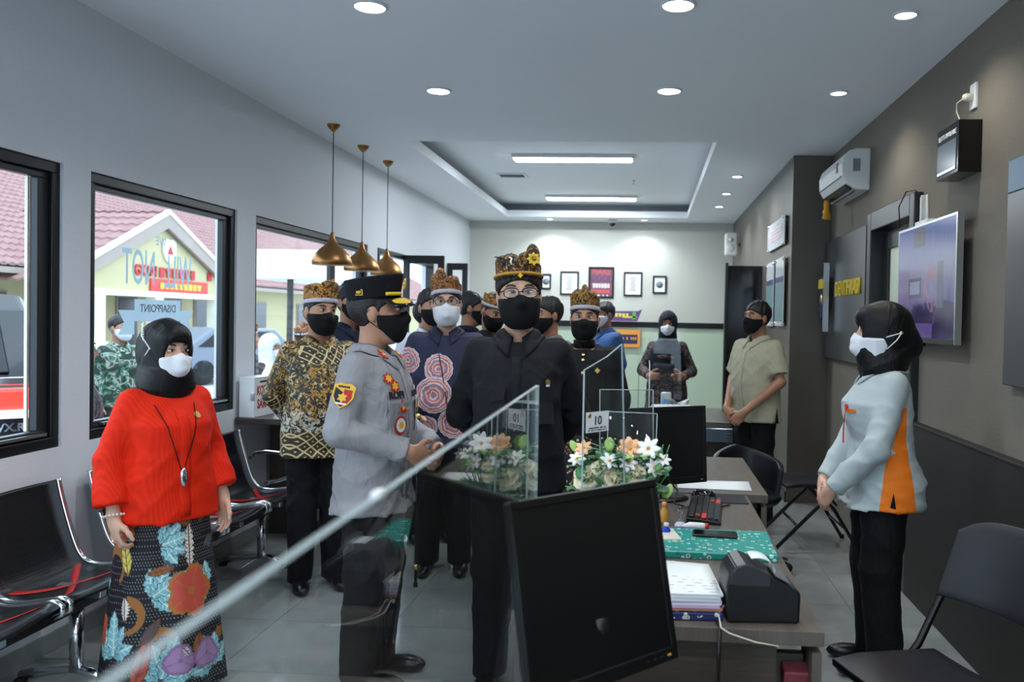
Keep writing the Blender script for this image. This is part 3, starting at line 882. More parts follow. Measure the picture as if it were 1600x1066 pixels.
def bench(y0, nseat, label, arms, w=.55):
    b = tag(empty('waiting_bench', (-2.665, y0, 0)), label, 'bench', 'black and chrome waiting benches')
    for i in range(nseat):
        ya, yb = i * w + .03, (i + 1) * w - .03
        def fn(u, v, ya=ya, yb=yb):
            p = SPS[round(u * (len(SPS) - 1))]
            bow = .018 * math.sin(PI * v)
            return (p.x - bow * (1 - u), ya + (yb - ya) * v, p.z - bow * u)
        st = MB().sheet(fn, len(SPS) - 1, 6, .006).build('seat_shell', M['perf'], b)
        # two strips of tape crossed on the seat
        for a, c in (((.16, .05), (.40, w - .11)), ((.16, w - .11), (.40, .05))):
            def tf(u, v, a=a, c=c, ya=ya):
                x = a[0] + (c[0] - a[0]) * u
                zz = np.interp(x, [q.x for q in SPS], [q.z for q in SPS])
                return (x, ya + a[1] + (c[1] - a[1]) * u + (v - .5) * .05, zz - .018 * math.sin(PI * (a[1] + (c[1] - a[1]) * u) / .49) * (x / .45) + .0075)
            MB().sheet(tf, 8, 1, .001).build('tape_strip', M['tape'], st)
    for i in range(nseat + 1):
        for dy in ((.022,) if i == 0 else (-.022,) if i == nseat else (-.022, .022)):
            MB().tube([(p.x + .006, i * w + dy, p.z + .004) for p in SPS] + [(.450, i * w + dy, .40), (.42, i * w + dy, .385)], .0125, 8).build('side_rail', M['chrome'], b)
        if i in arms:
            y = i * w
            MB().tube([(.085, y, .615), (.12, y, .655), (.2, y, .665), (.34, y, .655), (.385, y, .64), (.405, y, .60), (.395, y, .55), (.35, y, .50), (.28, y, .475), (.19, y, .455)], .014, 8).build('armrest', M['chrome'], b)
    MB().span((.27, .05, .33), (.36, nseat * w - .05, .37)).build('beam', M['black'], b, .006)
    for i in range(nseat):
        y = i * w + w / 2
        MB().box((.315, y, .39), (.2, .04, .05)).build('bracket', M['steel'], b, .004)
    for y in (.3, nseat * w - .3):
        lg = MB().tube([(.315, y, .34), (.315, y, .06)], .028, 10).tube([(.07, y, .03), (.2, y, .055), (.315, y, .07), (.38, y, .055), (.46, y, .03)], .02, 8).build('leg', M['chrome'], b)
        for x in (.07, .46):
            MB().lathe([(.025, 0), (.025, .012), (.01, .02), (.01, .03)], 10, (x, y, 0)).build('foot_pad', M['rubber'], lg)
bench(1.94, 3, 'black steel waiting bench with taped seats, nearest the viewer', ())
bench(3.76, 3, 'black steel waiting bench behind the woman in red', (0, 3), .50)

# ------------------------------------------------------------------ wall counter under the third window
M['wenge'] = wood('wenge_laminate', S(54, 46, 42), S(74, 64, 58), .3, (2, 14, 2))
t = tag(empty('wall_counter', (XL + .01, 5.275, 0)), 'dark brown counter under the window carrying the suggestion box', 'counter')
MB().span((0, 0, .835), (.41, 2.1, .875)).build('counter_top', M['wenge'], t, .003)
MB().span((.03, .45, 0), (.38, .49, .835)).build('side_panel', M['wenge'], t)
MB().span((.03, 2.04, 0), (.38, 2.08, .835)).build('side_panel', M['wenge'], t)
MB().span((.03, .49, .1), (.05, 2.04, .80)).build('back_panel', M['wenge'], t)
for y in (.9, 1.4):
    MB().span((.05, y, .0), (.36, y + .02, .835)).build('divider', M['wenge'], t)
k = tag(empty('suggestion_box', (-2.625, 5.30, .875), math.radians(-4)), 'white suggestion box with red lettering on the dark counter', 'box')
MB().span((-.055, 0, 0), (.055, .26, .262)).build('case', M['white'], k, .005)
MB().span((-.057, -.002, .258), (.057, .262, .266)).build('lid', M['white'], k, .003)
text('lettering', 'KOTAK', .085, M['redink'], k, frame_m((.056, .13, .175), (0, 1, 0), (0, 0, 1)), .0008, sx=.70, bold=.002)
text('lettering', 'SARAN', .085, M['redink'], k, frame_m((.056, .13, .085), (0, 1, 0), (0, 0, 1)), .0008, sx=.70, bold=.002)
MB().box((.056, .13, .235), (.002, .12, .012)).build('slot', M['ink'], k)
MB().box((.045, -.005, .14), (.026, .012, .05)).build('hasp', M['steel'], k, .003)
p = tag(empty('pen_tray', (-2.40, 5.62, .875)), 'pink pen beside a white form on the counter', 'pen')
MB().tube([(-.05, -.06, .008), (.05, .08, .008)], .006, 8).build('barrel', mat('pink_plastic', S(236, 96, 190), .4, noise=(10, .05)), p)
MB().tube([(.05, .08, .008), (.062, .098, .008)], [.006, .002], 8).build('tip', M['steel'], p)
p = tag(empty('form_stack', (-2.46, 5.85, .875)), 'white forms lying on the dark counter', 'paper')
for i in range(3):
    MB().box((.01 * i, .06 * i, .001 + .0014 * i), (.24, .32, .0012), Matrix.Rotation(.1 * i, 3, 'Z')).build('sheet', M['paper'], p)
h = tag(empty('form_stand', (-2.46, 6.2, .875), math.radians(10)), 'tall framed display stand on the counter beside the batik shirt', 'display stand')
MB().span((-.11, -.005, 0), (-.095, .012, .42)).span((.095, -.005, 0), (.11, .012, .42)).span((-.095, -.005, 0), (.095, .012, .015)).span((-.095, -.005, .405), (.095, .012, .42)).build('frame', M['steel'], h)
MB().span((-.095, .0, .015), (.095, .006, .405)).build('sheet', M['paper'], h)
MB().span((-.11, -.05, 0), (.11, .08, .006)).build('base', M['steel'], h)

# ------------------------------------------------------------------ service desks
M['desk'] = wood('grey_brown_laminate', S(86, 78, 72), S(104, 95, 87), .28, (24, 2, 2))
M['desk_d'] = wood('dark_brown_laminate', S(66, 58, 52), S(82, 73, 66), .4, (2, 2, 24))
def desk(x0, x1, y0, y1, label, z=.75, drawers=True):
    d = tag(empty('service_desk', (x0, y0, 0)), label, 'desk', 'brown service desks in a row')
    w, l = x1 - x0, y1 - y0
    MB().span((0, 0, z - .04), (w, l, z)).build('desk_top', M['desk'], d, .002)
    MB().span((.02, .02, 0), (.045, l - .02, z - .04)).build('modesty_panel', M['desk_d'], d)
    MB().span((.045, .03, 0), (w - .12, .055, z - .04)).build('end_panel', M['desk_d'], d)
    MB().span((.045, l - .055, 0), (w - .05, l - .03, z - .04)).build('end_panel', M['desk_d'], d)
    MB().span((w - .03, .005, 0), (w - .004, .16, z - .06)).build('leg_panel', M['desk'], d)
    MB().span((w - .12, .10, .12), (w - .035, .13, z - .10)).build('niche_panel', M['desk_d'], d)
    return d
desk(-.40, .42, .75, 1.83, 'nearest service desk, mostly below the picture, carrying the large black monitor')
desk(-.165, .485, 2.23, 3.955, 'brown service desk with the receipt printer and paper stack')
desk(.0, .587, 3.98, 5.05, 'brown service desk under the second monitor, beyond the keyboard')
d4_ = desk(.02, .70, 6.8, 7.9, 'far service desk with the tissue box, before the woman in dark headscarf')
dr = tag(empty('tray_box', (.40, 6.70, .60)), 'clear plastic drawer box hung at the end of the far desk', 'box')
M['acr'] = clear('clear_acrylic', (.95, .97, .97), 1.45, .01, 1.0)
M['acr_edge'] = mat('acrylic_edge', S(156, 168, 170), .2, noise=(5, .03))
MB().span((-.12, 0, 0), (.30, .09, .11)).build('case', mat('smoky_plastic', S(86, 100, 110), .15, noise=(4, .1)), dr, .006)
MB().box((.26, -.006, .06), (.03, .012, .02)).build('latch', M['chrome'], dr, .003)

# ------------------------------------------------------------------ acrylic screens
def acrylic(name, label, pts, th, parts=()):
    """upright sheet: pts are (x, y, z) corners in order"""
    e = tag(empty(name), label, 'acrylic screen')
    P = [Vector(p) for p in pts]
    n = (P[1] - P[0]).cross(P[2] - P[1]).normalized() * th / 2
    k = len(P)
    V = [p - n for p in P] + [p + n for p in P]
    mesh_obj('sheet', [tuple(v) for v in V], [tuple(range(k))[::-1], tuple(range(k, 2 * k))], M['acr'], e)
    mesh_obj('edge', [tuple(v) for v in V], [(i, (i + 1) % k, k + (i + 1) % k, k + i) for i in range(k)], M['acr_edge'], e)
    return e
a = acrylic('acrylic_screen', 'long clear acrylic screen crossing the foreground', [(-.25, .36, .75), (-.25, 1.90, .75), (-.25, 1.90, 1.415), (-.25, .36, 1.395)], .008)
MB().box((-.25, .765, 1.4005), (.010, .022, .009)).build('clip', M['white'], a, .003)  # small piece of white tape on the top edge of the sheet
MB().span((-.262, .5, .75), (-.238, .58, .80)).span((-.262, 1.6, .75), (-.238, 1.68, .80)).build('foot', M['acr_edge'], a)
c5, s5 = math.cos(math.radians(50)), math.sin(math.radians(50))
q = lambda s, z: (-.17 + c5 * s, 2.26 + s5 * s, z)
a = acrylic('number_screen', 'clear acrylic screen with the number ten card above the flowers', [q(0, .752), q(.19, .752), q(.165, 1.30), q(.152, 1.50), q(.09, 1.465), q(0, 1.43)], .006)
card = MB().prism([(-.045, -.028), (.045, -.028), (.045, .028), (-.045, .028)], .0012, frame_m((*q(.052, 1.285)[:2], 1.285), (c5, s5, 0), (0, 0, 1)) @ Matrix.Translation((0, 0, .004)))
card = card.build('number_card', M['paper'], a)
cm = frame_m((*q(.052, 1.285)[:2], 1.285), (c5, s5, 0), (0, 0, 1))
text('lettering', '10', .034, M['ink'], card, cm @ Matrix.Translation((0, .003, .0056)), .0003, bold=.0008)
blur_line('print_line', .07, .004, M['ink'], card, cm @ Matrix.Translation((0, -.016, .0052)), 16, 8)
blur_line('print_line', .076, .0032, M['ink'], card, cm @ Matrix.Translation((0, -.0225, .0052)), 20, 9)
MB().lathe([(.007, 0), (.007, .001), (0, .001)], 14, (0, 0, 0)).build('seal', M['gold'], card, M=cm @ Matrix.Translation((-.033, .019, .0053)))
# further screens standing on the next desks
acrylic('desk_divider', 'clear acrylic screen beyond the number card, behind the black monitor', [(.015, 4.0, .752), (.015, 4.95, .752), (.015, 4.95, 1.33), (.015, 4.25, 1.33), (.015, 4.0, 1.0)], .005)
acrylic('desk_divider', 'small clear acrylic screen in front of the dark headscarf', [(.02, 6.85, .752), (.30, 6.85, .752), (.27, 6.85, 1.42), (.06, 6.85, 1.42)], .005)
# brochure holders of folded clear acrylic
def holder(x, y, z, rz, w, h, label, back=.06):
    e = tag(empty('brochure_holder', (x, y, z), rz), label, 'brochure holder')
    MB().sheet(lambda u, v: ((u - .5) * w, back * v, h * v), 1, 1, .003).build('back_sheet', M['acr'], e)
    MB().sheet(lambda u, v: ((u - .5) * w, -.04 + .0 * v, h * .35 * v), 1, 1, .003).build('front_sheet', M['acr'], e)
    MB().sheet(lambda u, v: ((u - .5) * w, -.04 + .04 * v, .002), 1, 1, .003).build('base', M['acr'], e)
    MB().tube([(-w / 2, back, h), (w / 2, back, h)], .0018, 6).tube([(-w / 2, 0, 0), (-w / 2, back, h)], .0018, 6).tube([(w / 2, 0, 0), (w / 2, back, h)], .0018, 6).build('edge', M['acr_edge'], e)
    return e
holder(-.055, 2.80, .75, math.radians(-10), .17, .50, 'tall clear acrylic stand behind the number card')
holder(-.06, 3.02, .75, math.radians(12), .2, .56, 'taller clear acrylic stand farther behind the number card')

# ------------------------------------------------------------------ monitors
M['lcd'] = mat('dark_lcd', S(7, 7, 9), .38, noise=(4, .1))
M['bezel'] = mat('black_bezel', S(12, 12, 14), .33, noise=(20, .1))
def monitor(x, y, zb, rz, w, h, tilt, label, on):
    e = tag(empty('computer_monitor', (x, y, zb), rz), label, 'monitor', 'black desktop monitors')
    T = Matrix.Translation((0, 0, .07)) @ Matrix.Rotation(tilt, 4, 'X')
    b = .018
    MB().span((-w / 2, 0, 0), (w / 2, .022, h)).span((-w / 2 + .05, .022, .06), (w / 2 - .05, .05, h - .06)).build('housing', M['bezel'], e, .006, T)
    f = MB().span((-w / 2, -.008, 0), (w / 2, 0, b + .012)).span((-w / 2, -.008, h - b), (w / 2, 0, h)).span((-w / 2, -.008, b), (-w / 2 + b, 0, h - b)).span((w / 2 - b, -.008, b), (w / 2, 0, h - b))
    f.build('bezel', M['bezel'], e, .003, T)
    MB().span((-w / 2 + b, -.004, b + .01), (w / 2 - b, -.001, h - b)).build('screen', M['lcd'], e, 0, T)
    for i in range(4):
        MB().box((w / 2 - .03 - i * .022, -.009, .015), (.009, .003, .004)).build('button', M['orange'] if i == 0 else M['alu2'], e, 0, T)
    MB().tube([(0, .04, .01), (0, .045, .12), (0, .035, .2)], [.028, .024, .024], 10).build('stand', M['bezel'], e)
    MB().lathe([(.11, 0), (.11, .008), (.09, .016), (.03, .02)], 28, (0, .03, 0), Matrix.Diagonal((1, .8, 1))).build('base', M['bezel'], e)
    return e
# the near one: its left edge touches the long screen
monitor(-.064, 1.70, .75, math.radians(45.5), .41, .395, math.radians(-12), 'large black monitor turned sideways in the foreground', 0)
monitor(.115, 3.80, .75, math.radians(30), .40, .355, math.radians(-4), 'black monitor behind the flowers, facing the viewer', 0)
cb = tag(empty('monitor_cable', (.13, 3.78, .75)), 'black coiled monitor cable on the desk', 'cable')
MB().tube([(-.03, .02, .1), (.02, -.06, .06), (.0, -.1, .012), (.05, -.13, .006), (.02, -.17, .006), (.08, -.12, .006), (.17, -.14, .005), (.25, -.06, .005)], .004, 6).build('cord', M['black'], cb)

# ------------------------------------------------------------------ things on the desks
def floral(name, base, c1, c2, sc=70):
    g = G(name)
    d = g.voro(sc, feature='F1')
    pick = g.voro(sc, feature='F1', out='Color')
    r = g.xyz(pick)
    c = g.mix(g.mul(g.lt(d, .33), g.gt(r[0], .3)), base, c1)
    c = g.mix(g.mul(g.lt(d, .16), g.gt(r[0], .3)), c, c2)
    c = g.mix(g.gt(g.noise(sc * 1.4, detail=1), .66), c, tuple(x * .6 for x in base))
    return g.fin(c, .35)
M['teal'] = floral('teal_floral_cover', S(36, 150, 140), S(196, 226, 218), S(110, 80, 60), 42)
M['navyfl'] = floral('navy_floral_cover', S(30, 38, 92), S(200, 200, 190), S(150, 120, 80), 55)
# receipt printer, side towards the viewer
pr = tag(empty('receipt_printer', (.325, 2.345, .75), math.radians(4)), 'black receipt printer with a curl of paper at the desk corner', 'printer')
pf = [(-.098, 0), (.10, 0), (.102, .075), (.098, .088), (.02, .128), (-.03, .15), (-.055, .158), (-.08, .152), (-.095, .135), (-.102, .1)]
MX = lambda y0: Matrix(((1, 0, 0, 0), (0, 0, 1, y0), (0, 1, 0, 0), (0, 0, 0, 1)))
MB().prism(pf, .14, MX(-.07)).build('body', M['black'], pr, .008, seg=3)
MB().prism([(x * .93, z + .004) for x, z in pf[4:]] + [(-.06, .10), (.02, .10)], .146, MX(-.073)).build('cover', mat('printer_cover_grey', S(46, 47, 50), .35, noise=(20, .06)), pr, .004)
MB().box((.055, 0, .116), (.05, .12, .004), Matrix.Rotation(.49, 3, 'Y')).build('button_panel', mat('printer_panel', S(96, 102, 106), .3, noise=(10, .05)), pr, .002)
def pcurl(u, v):
    a = -.4 + 2.5 * u
    return (-.015 + .035 * math.sin(a) + .02 * u, -.036 + .072 * v, .135 + .03 * math.cos(a) + .004)
MB().sheet(pcurl, 10, 1, .0006).build('paper_curl', M['paper'], pr)
MB().tube([(-.1, .06, .03), (-.12, .05, .01), (-.125, -.06, .006), (-.125, -.118, -.005), (-.128, -.128, -.08), (-.128, -.13, -.30)], .005, 7).build('power_cord', M['black'], pr)
MB().box((-.128, -.13, -.17), (.016, .014, .045)).build('ferrite_bead', M['black'], pr, .004)
MB().tube([(-.1, -.02, .03), (-.12, -.06, .02), (-.122, -.117, .004), (-.10, -.124, -.008), (-.03, -.126, -.03), (.03, -.124, -.04)], .0022, 6).build('data_wire', M['ivory'], pr)
# paper stack on a navy floral folder
st = tag(empty('paper_stack', (.112, 2.42, .75), math.radians(3)), 'thick stack of papers on a navy floral folder beside the printer', 'papers')
MB().box((0, 0, .012), (.205, .30, .022)).build('folder', M['navyfl'], st, .004)
zz = .024
cols = [S(232, 190, 110), S(206, 120, 110), S(196, 176, 206), S(222, 222, 228), S(206, 196, 218), S(226, 228, 232), S(214, 210, 222), S(230, 233, 236)]
for i, c in enumerate(cols):
    th = .004 + .002 * (i % 3)
    MB().box((.004 * math.sin(i * 2.1), .004 * math.cos(i * 1.7), zz + th / 2), (.195, .285, th), Matrix.Rotation(.02 * math.sin(i * 3), 3, 'Z')).build('sheaf', mat('sheaf_paper_%d' % i, c, .8, noise=(200, .04)), st)
    zz += th
g = G('scribbled_paper')
q_ = g.xyz()
line = g.lt(g.math('FRACT', g.mul(q_[1], 40)), .22)
wr_ = g.mul(g.mul(line, g.gt(g.noise(60, detail=1), .52)), g.lt(q_[1], .02))
M['scrib'] = g.fin(g.mix(wr_, S(233, 236, 238), S(150, 160, 170)), .8)
MB().sheet(lambda u, v: (-.098 + .196 * u, -.143 + .286 * v, zz + .001 + .012 * (1 - u) * v), 6, 6, .0008).build('top_sheet', M['scrib'], st)
# rolled white tube beside the monitor edge
rl = tag(empty('paper_roll', (.065, 2.66, .75), math.radians(12)), 'white roll of paper lying behind the stack', 'paper roll')
MB().lathe([(.008, -.04), (.024, -.04), (.024, .04), (.008, .04)], 18, (0, 0, .024), Matrix.Rotation(PI / 2, 3, 'Y')).build('roll', M['paper'], rl)
MB().lathe([(.0, -.0405), (.009, -.0405), (.009, .0405), (0, .0405)], 12, (0, 0, .024), Matrix.Rotation(PI / 2, 3, 'Y')).build('core', M['ink'], rl)
# teal folder, phone
tf = tag(empty('floral_folder', (.265, 3.03, .75), math.radians(-1)), 'teal floral box folder under the phone', 'folder')
MB().box((0, 0, .012), (.40, .33, .024)).build('cover', M['teal'], tf, .004)
MB().box((-.2, .05, .026), (.12, .15, .004), Matrix.Rotation(.2, 3, 'Z')).build('label_sheet', M['ivory'], tf)
ph = tag(empty('mobile_phone', (.265, 3.10, .775), math.radians(-4)), 'black phone lying on the teal floral folder', 'phone')
MB().box((0, 0, .005), (.165, .075, .009)).build('body', M['bezel'], ph, .004)
MB().box((0, 0, .0099), (.152, .068, .0008)).build('screen', M['gloss_black'], ph)
# stamps and small desk things
sx = tag(empty('hand_stamp', (.155, 3.33, .75), math.radians(70)), 'clear knobbed hand stamp with white grip', 'stamp')
MB().lathe([(.0, .0), (.022, 0), (.022, .018), (.008, .03), (.007, .045), (.014, .052), (.018, .066), (.013, .08), (0, .085)], 16, (-.03, 0, 0)).build('knob', clear('clear_resin', (.9, .93, .95), 1.5, .02, 2.5), sx)
MB().lathe([(.022, 0), (.023, .012), (.016, .02), (0, .021)], 14, (-.03, 0, 0)).build('base', M['white'], sx)
gl = tag(empty('correction_pen', (.20, 3.27, .75), math.radians(8)), 'white and red correction roller lying by the stamp', 'correction pen')
MB().tube([(-.05, 0, .014), (-.02, .0, .016), (.03, 0, .014), (.04, 0, .014)], [.006, .015, .014, .012], 10).build('body', M['white'], gl)
MB().tube([(.04, 0, .014), (.054, 0, .014)], [.013, .012], 10).build('cap', M['red'], gl)
sd = tag(empty('stamp_pad', (.135, 3.22, .75)), 'purple stamp pad beside the monitor edge', 'stamp pad')
MB().box((0, 0, .008), (.13, .06, .016)).build('case', M['purple'], sd, .003)
for (x, y, h, c, lab) in ((.085, 3.12, .06, S(36, 64, 196), 'small blue ink bottle beside the monitor edge'), (.082, 3.36, .085, S(196, 140, 60), 'small amber ink bottle beside the monitor edge')):
    bt = tag(empty('ink_bottle', (x, y, .75)), lab, 'bottle')
    MB().lathe([(0, 0), (.016, 0), (.017, .01), (.017, h * .6), (.009, h * .75), (.009, h * .8)], 14).build('bottle', mat('ink_bottle_%d' % int(h * 1000), c, .3, noise=(10, .05)), bt)
    MB().lathe([(.010, h * .8), (.010, h), (0, h + .002)], 12).build('cap', M['white'] if h < .07 else M['orange'], bt)
gb = tag(empty('glue_bottle', (-.035, 2.68, .75)), 'white glue bottle with a yellow pointed cap', 'bottle')
MB().lathe([(0, 0), (.026, 0), (.028, .01), (.028, .12), (.018, .16), (.012, .17)], 16).build('bottle', M['white'], gb)
MB().lathe([(.016, .17), (.016, .19), (.006, .215), (.004, .235), (0, .236)], 14).build('cap', mat('yellow_plastic', S(236, 196, 24), .4, noise=(10, .05)), gb)
# keyboard and mouse
kb = tag(empty('keyboard', (.262, 3.57, .75), math.radians(84)), 'black keyboard with red marked keys', 'keyboard')
MB().prism([(-.07, 0), (.07, 0), (.07, .026), (-.07, .014)], .43, Matrix(((0, 0, 1, -.215), (1, 0, 0, 0), (0, 1, 0, 0), (0, 0, 0, 1)))).build('case', M['bezel'], kb, .003)
M['key'] = mat('key_charcoal', S(40, 41, 44), .45, noise=(20, .08))
km = None
for r in range(5):
    for cidx in range(15):
        x, y = -.19 + cidx * .0272, .05 - r * .0255
        z = .0195 + .012 * (y / .14)
        if km is None:
            o = MB().box((0, 0, .003), (.0225, .0205, .008)).build('key', M['key'], kb, .002, seg=1); km = o.data
        elif (r, cidx) in ((1, 1), (2, 0), (2, 1), (2, 2), (3, 12), (4, 11), (4, 12), (4, 13)):
            o = MB().box((0, 0, .003), (.0225, .0205, .008)).build('key', M['red'], kb, .002, seg=1)
        else:
            o = link(bpy.data.objects.new('key', km), kb)
        o.location = (x, y, z + .002)
md = tag(empty('mouse_mat', (.345, 3.86, .75)), 'dark mouse mat at the far end of the desk', 'mouse mat')
MB().box((0, 0, .002), (.25, .19, .004)).build('pad', mat('dark_fabric_mat', S(34, 36, 44), .8, noise=(60, .1)), md)
ms = tag(empty('computer_mouse', (.275, 3.86, .754), math.radians(75)), 'black computer mouse on the dark mat', 'mouse')
MB().lathe([(1, 0), (.99, .25), (.9, .6), (.68, .88), (.35, .98), (0, 1)], 20, (0, 0, 0), Matrix.Diagonal((.032, .058, .036))).build('shell', M['gloss_black'], ms)
MB().box((0, .03, .034), (.006, .02, .006)).build('wheel', M['alu2'], ms, .002)
sh = tag(empty('loose_sheet', (.345, 4.17, .75), math.radians(-2)), 'white sheet of paper on the desk beyond the mouse', 'paper')
MB().sheet(lambda u, v: (-.18 + .36 * u, -.1 + .2 * v, .001 + .006 * u * v), 4, 4, .0008).build('sheet', M['paper'], sh)
# wrapped white packs behind the second screen
pk = tag(empty('paper_pack', (.16, 4.62, .75), math.radians(6)), 'stack of white plastic wrapped packs beyond the acrylic screens', 'packs')
g = G('white_plastic_wrap')
g.bump(g.noise(28, detail=4, dist=1.5), .7, .01)
M['wrap'] = g.fin(S(196, 202, 214), .25)
for i in range(4):
    MB().box((.006 * (i % 2), .01 * (i % 3), .045 + .085 * i), (.24, .34, .08), Matrix.Rotation(.05 * (i % 2), 3, 'Z')).build('pack', M['wrap'], pk, .02, seg=3)
# on the far desk
cn = tag(empty('spray_can', (.17, 7.12, .75)), 'pale blue and white canister on the far desk', 'canister')
MB().lathe([(0, 0), (.045, 0), (.045, .19), (.04, .205), (0, .208)], 20).build('can', M['white'], cn)
MB().lathe([(.0456, .03), (.0456, .15)], 20).build('wrapper', mat('pale_blue_print', S(120, 176, 214), .4, noise=(14, .3)), cn)
tb_ = tag(empty('tissue_box', (.365, 7.02, .75), .1), 'orange tissue box with a white tissue pulled out on the far desk', 'tissue box')
MB().box((0, 0, .035), (.24, .13, .07)).build('box', mat('orange_card', S(206, 84, 44), .5, noise=(20, .3)), tb_, .004)
def tis(u, v):
    a = 2 * PI * v
    r = .015 + .07 * u + .02 * math.sin(3 * a) * u
    return (-.04 + r * math.cos(a) - .05 * u, r * .6 * math.sin(a), .068 + .075 * u + .02 * math.sin(2 * a + 1) * u)
MB().sheet(tis, 5, 18, .001).build('tissue', M['paper'], tb_)

# ------------------------------------------------------------------ flowers in a white planter on the second desk
fb = tag(empty('flower_planter', (-.078, 2.54, .775), math.radians(8)), 'white planter of cream roses and small flowers before the second monitor', 'flowers')
MB().prism([(-.09, -.05), (.08, -.05), (.09, .05), (-.10, .05)], .265, Matrix.Translation((0, 0, -.025))).build('planter', M['white'], fb, .008)
random.seed(11)
M['petal_c'] = mat('cream_petal', S(234, 224, 192), .6, noise=(30, .06))
M['petal_o'] = mat('peach_petal', S(238, 182, 136), .6, noise=(30, .08))
M['petal_w'] = mat('white_petal', S(240, 240, 238), .6, noise=(30, .04))
M['leaf1'] = mat('leaf_green', S(70, 128, 74), .5, noise=(30, .25))
M['leaf2'] = mat('leaf_lime', S(140, 176, 84), .5, noise=(30, .25))
M['leaf3'] = mat('leaf_bluegreen', S(70, 120, 110), .5, noise=(30, .25))
def petal(mb, c, az, el, l, w, cup=.35):
    """one petal growing from c"""
    d = Vector((math.cos(az) * math.cos(el), math.sin(az) * math.cos(el), math.sin(el)))
    sd = Vector((-math.sin(az), math.cos(az), 0))
    nn = d.cross(sd)
    def fn(u, v):
        ww = w * math.sin(PI * min(1, .12 + .82 * u)) ** .8
        return Vector(c) + d * l * u + sd * ww * (v - .5) * 2 - nn * (cup * l * u * u + cup * .5 * w * (4 * (v - .5) ** 2))
    mb.sheet(fn, 4, 4, .0006)
def flower(name, c, size, rings, m, cm, parent):
    mb = MB()
    for i, (n, el, ln, w) in enumerate(rings):
        for k in range(n):
            petal(mb, (0, 0, 0), 2 * PI * k / n + i * .5, el, size * ln, size * w, -.35 if el > .8 else .2)
    Mt = Matrix.Translation(c) @ Matrix.Rotation(random.uniform(-.5, .5), 4, 'Z') @ Matrix.Rotation(random.uniform(.75, 1.15), 4, 'X')
    o = mb.build(name, m, parent, M=Mt)
    if cm: MB().ball((0, 0, size * .12), size * .16, 10, 6).build('flower_centre', cm, o, M=Mt)
rose = [(5, .25, 1, .6), (5, .6, .85, .55), (4, .95, .7, .5), (3, 1.3, .55, .4)]
daisy = [(7, .3, 1, .28)]
FL = [((-.10, -.045, .315), .045, rose, 'petal_c', 'rose'), ((-.02, -.05, .31), .05, rose, 'petal_c', 'rose'), ((.045, -.045, .325), .04, rose, 'petal_c', 'rose'), ((-.065, -.05, .345), .03, rose, 'petal_c', 'rose'),
      ((.03, -.01, .40), .038, [(8, .3, 1, .35), (6, .7, .8, .3)], 'petal_o', 'daisy'), ((-.11, .0, .40), .028, daisy, 'petal_o', 'daisy'), ((.085, -.03, .405), .038, daisy, 'petal_w', 'daisy'), ((-.035, -.055, .37), .03, daisy, 'petal_w', 'daisy'),
      ((.10, -.05, .35), .03, daisy, 'petal_w', 'daisy'), ((.02, -.055, .365), .03, daisy, 'petal_w', 'daisy'), ((-.13, -.02, .37), .028, daisy, 'petal_w', 'daisy'), ((.13, -.03, .37), .025, daisy, 'petal_w', 'daisy')]
for c, sz, rings, m, nm in FL:
    flower(nm, c, sz, rings, M[m], M['orange'] if nm == 'daisy' else None, fb)
for i in range(200):
    c = (random.uniform(-.13, .15), random.uniform(-.07, .06), random.uniform(.26, .41) - .05 * abs(random.gauss(0, .5)))
    mb = MB()
    petal(mb, c, random.uniform(-PI, PI), random.uniform(-.1, 1.1), random.uniform(.03, .055), random.uniform(.010, .018), .25)
    mb.build('leaf', M[random.choice(['leaf1', 'leaf1', 'leaf2', 'leaf3'])], fb)
for i in range(26):
    a = random.uniform(-.13, .15)
    mb = MB().tube([(a * .7, random.uniform(-.03, .03), .25), (a, random.uniform(-.05, .04), .27 + random.uniform(.05, .15))], .0018, 5)
    mb.build('stem', M['leaf1'], fb)

# ------------------------------------------------------------------ chairs on the staff side
M['navyblack'] = mat('black_chair_plastic', S(20, 22, 28), .42, noise=(30, .1))
def folding_chair(x, y, rz, label, s=1.):
    """faces local -X"""
    e = tag(empty('folding_chair', (x, y, 0), rz, s), label, 'chair', 'black folding chairs')
    def seat(u, v):
        return (-.21 + .40 * u, (-.22 + .44 * v) * (1 - .10 * u), .455 - .02 * u + .012 * math.sin(PI * v) * -1 - .015 * max(0, .25 - u) * 4)
    MB().sheet(seat, 8, 8, .028).build('seat', M['navyblack'], e, .006)
    def back(u, v):
        yv = -.225 + .45 * v
        k = 4 * (v - .5) ** 2
        z = .63 + u * (.27 - .05 * k * k)
        return (.20 + (z - .455) * .42 - .045 * k, yv, z)
    MB().sheet(back, 8, 12, .018).build('backrest', M['navyblack'], e, .004)
    for sy in (-1, 1):
        MB().tube([(-.30, sy * .235, .012), (.15, sy * .225, .47), (.225, sy * .215, .62), (.335, sy * .20, .82)], .0135, 9).build('front_leg', M['bezel'], e)
        MB().tube([(.30, sy * .205, .012), (.12, sy * .2, .30), (-.02, sy * .2, .44)], .0125, 9).build('rear_leg', M['bezel'], e)
        MB().tube([(.07, sy * .212, .40), (.135, sy * .212, .33)], .008, 6).build('hinge_bar', M['bezel'], e)
        MB().lathe([(.016, 0), (.016, .02), (.012, .03)], 10, (-.305, sy * .235, 0)).lathe([(.016, 0), (.016, .02), (.012, .03)], 10, (.305, sy * .205, 0)).build('foot_cap', M['rubber'], e)
    MB().tube([(-.13, -.232, .185), (-.13, .232, .185)], .009, 8).build('stretcher', M['bezel'], e)
    MB().tube([(.2, -.203, .17), (.2, .203, .17)], .009, 8).build('stretcher', M['bezel'], e)
    return e
folding_chair(.91, 2.66, math.radians(24), 'black folding chair in the near corner, cut by the picture edge')
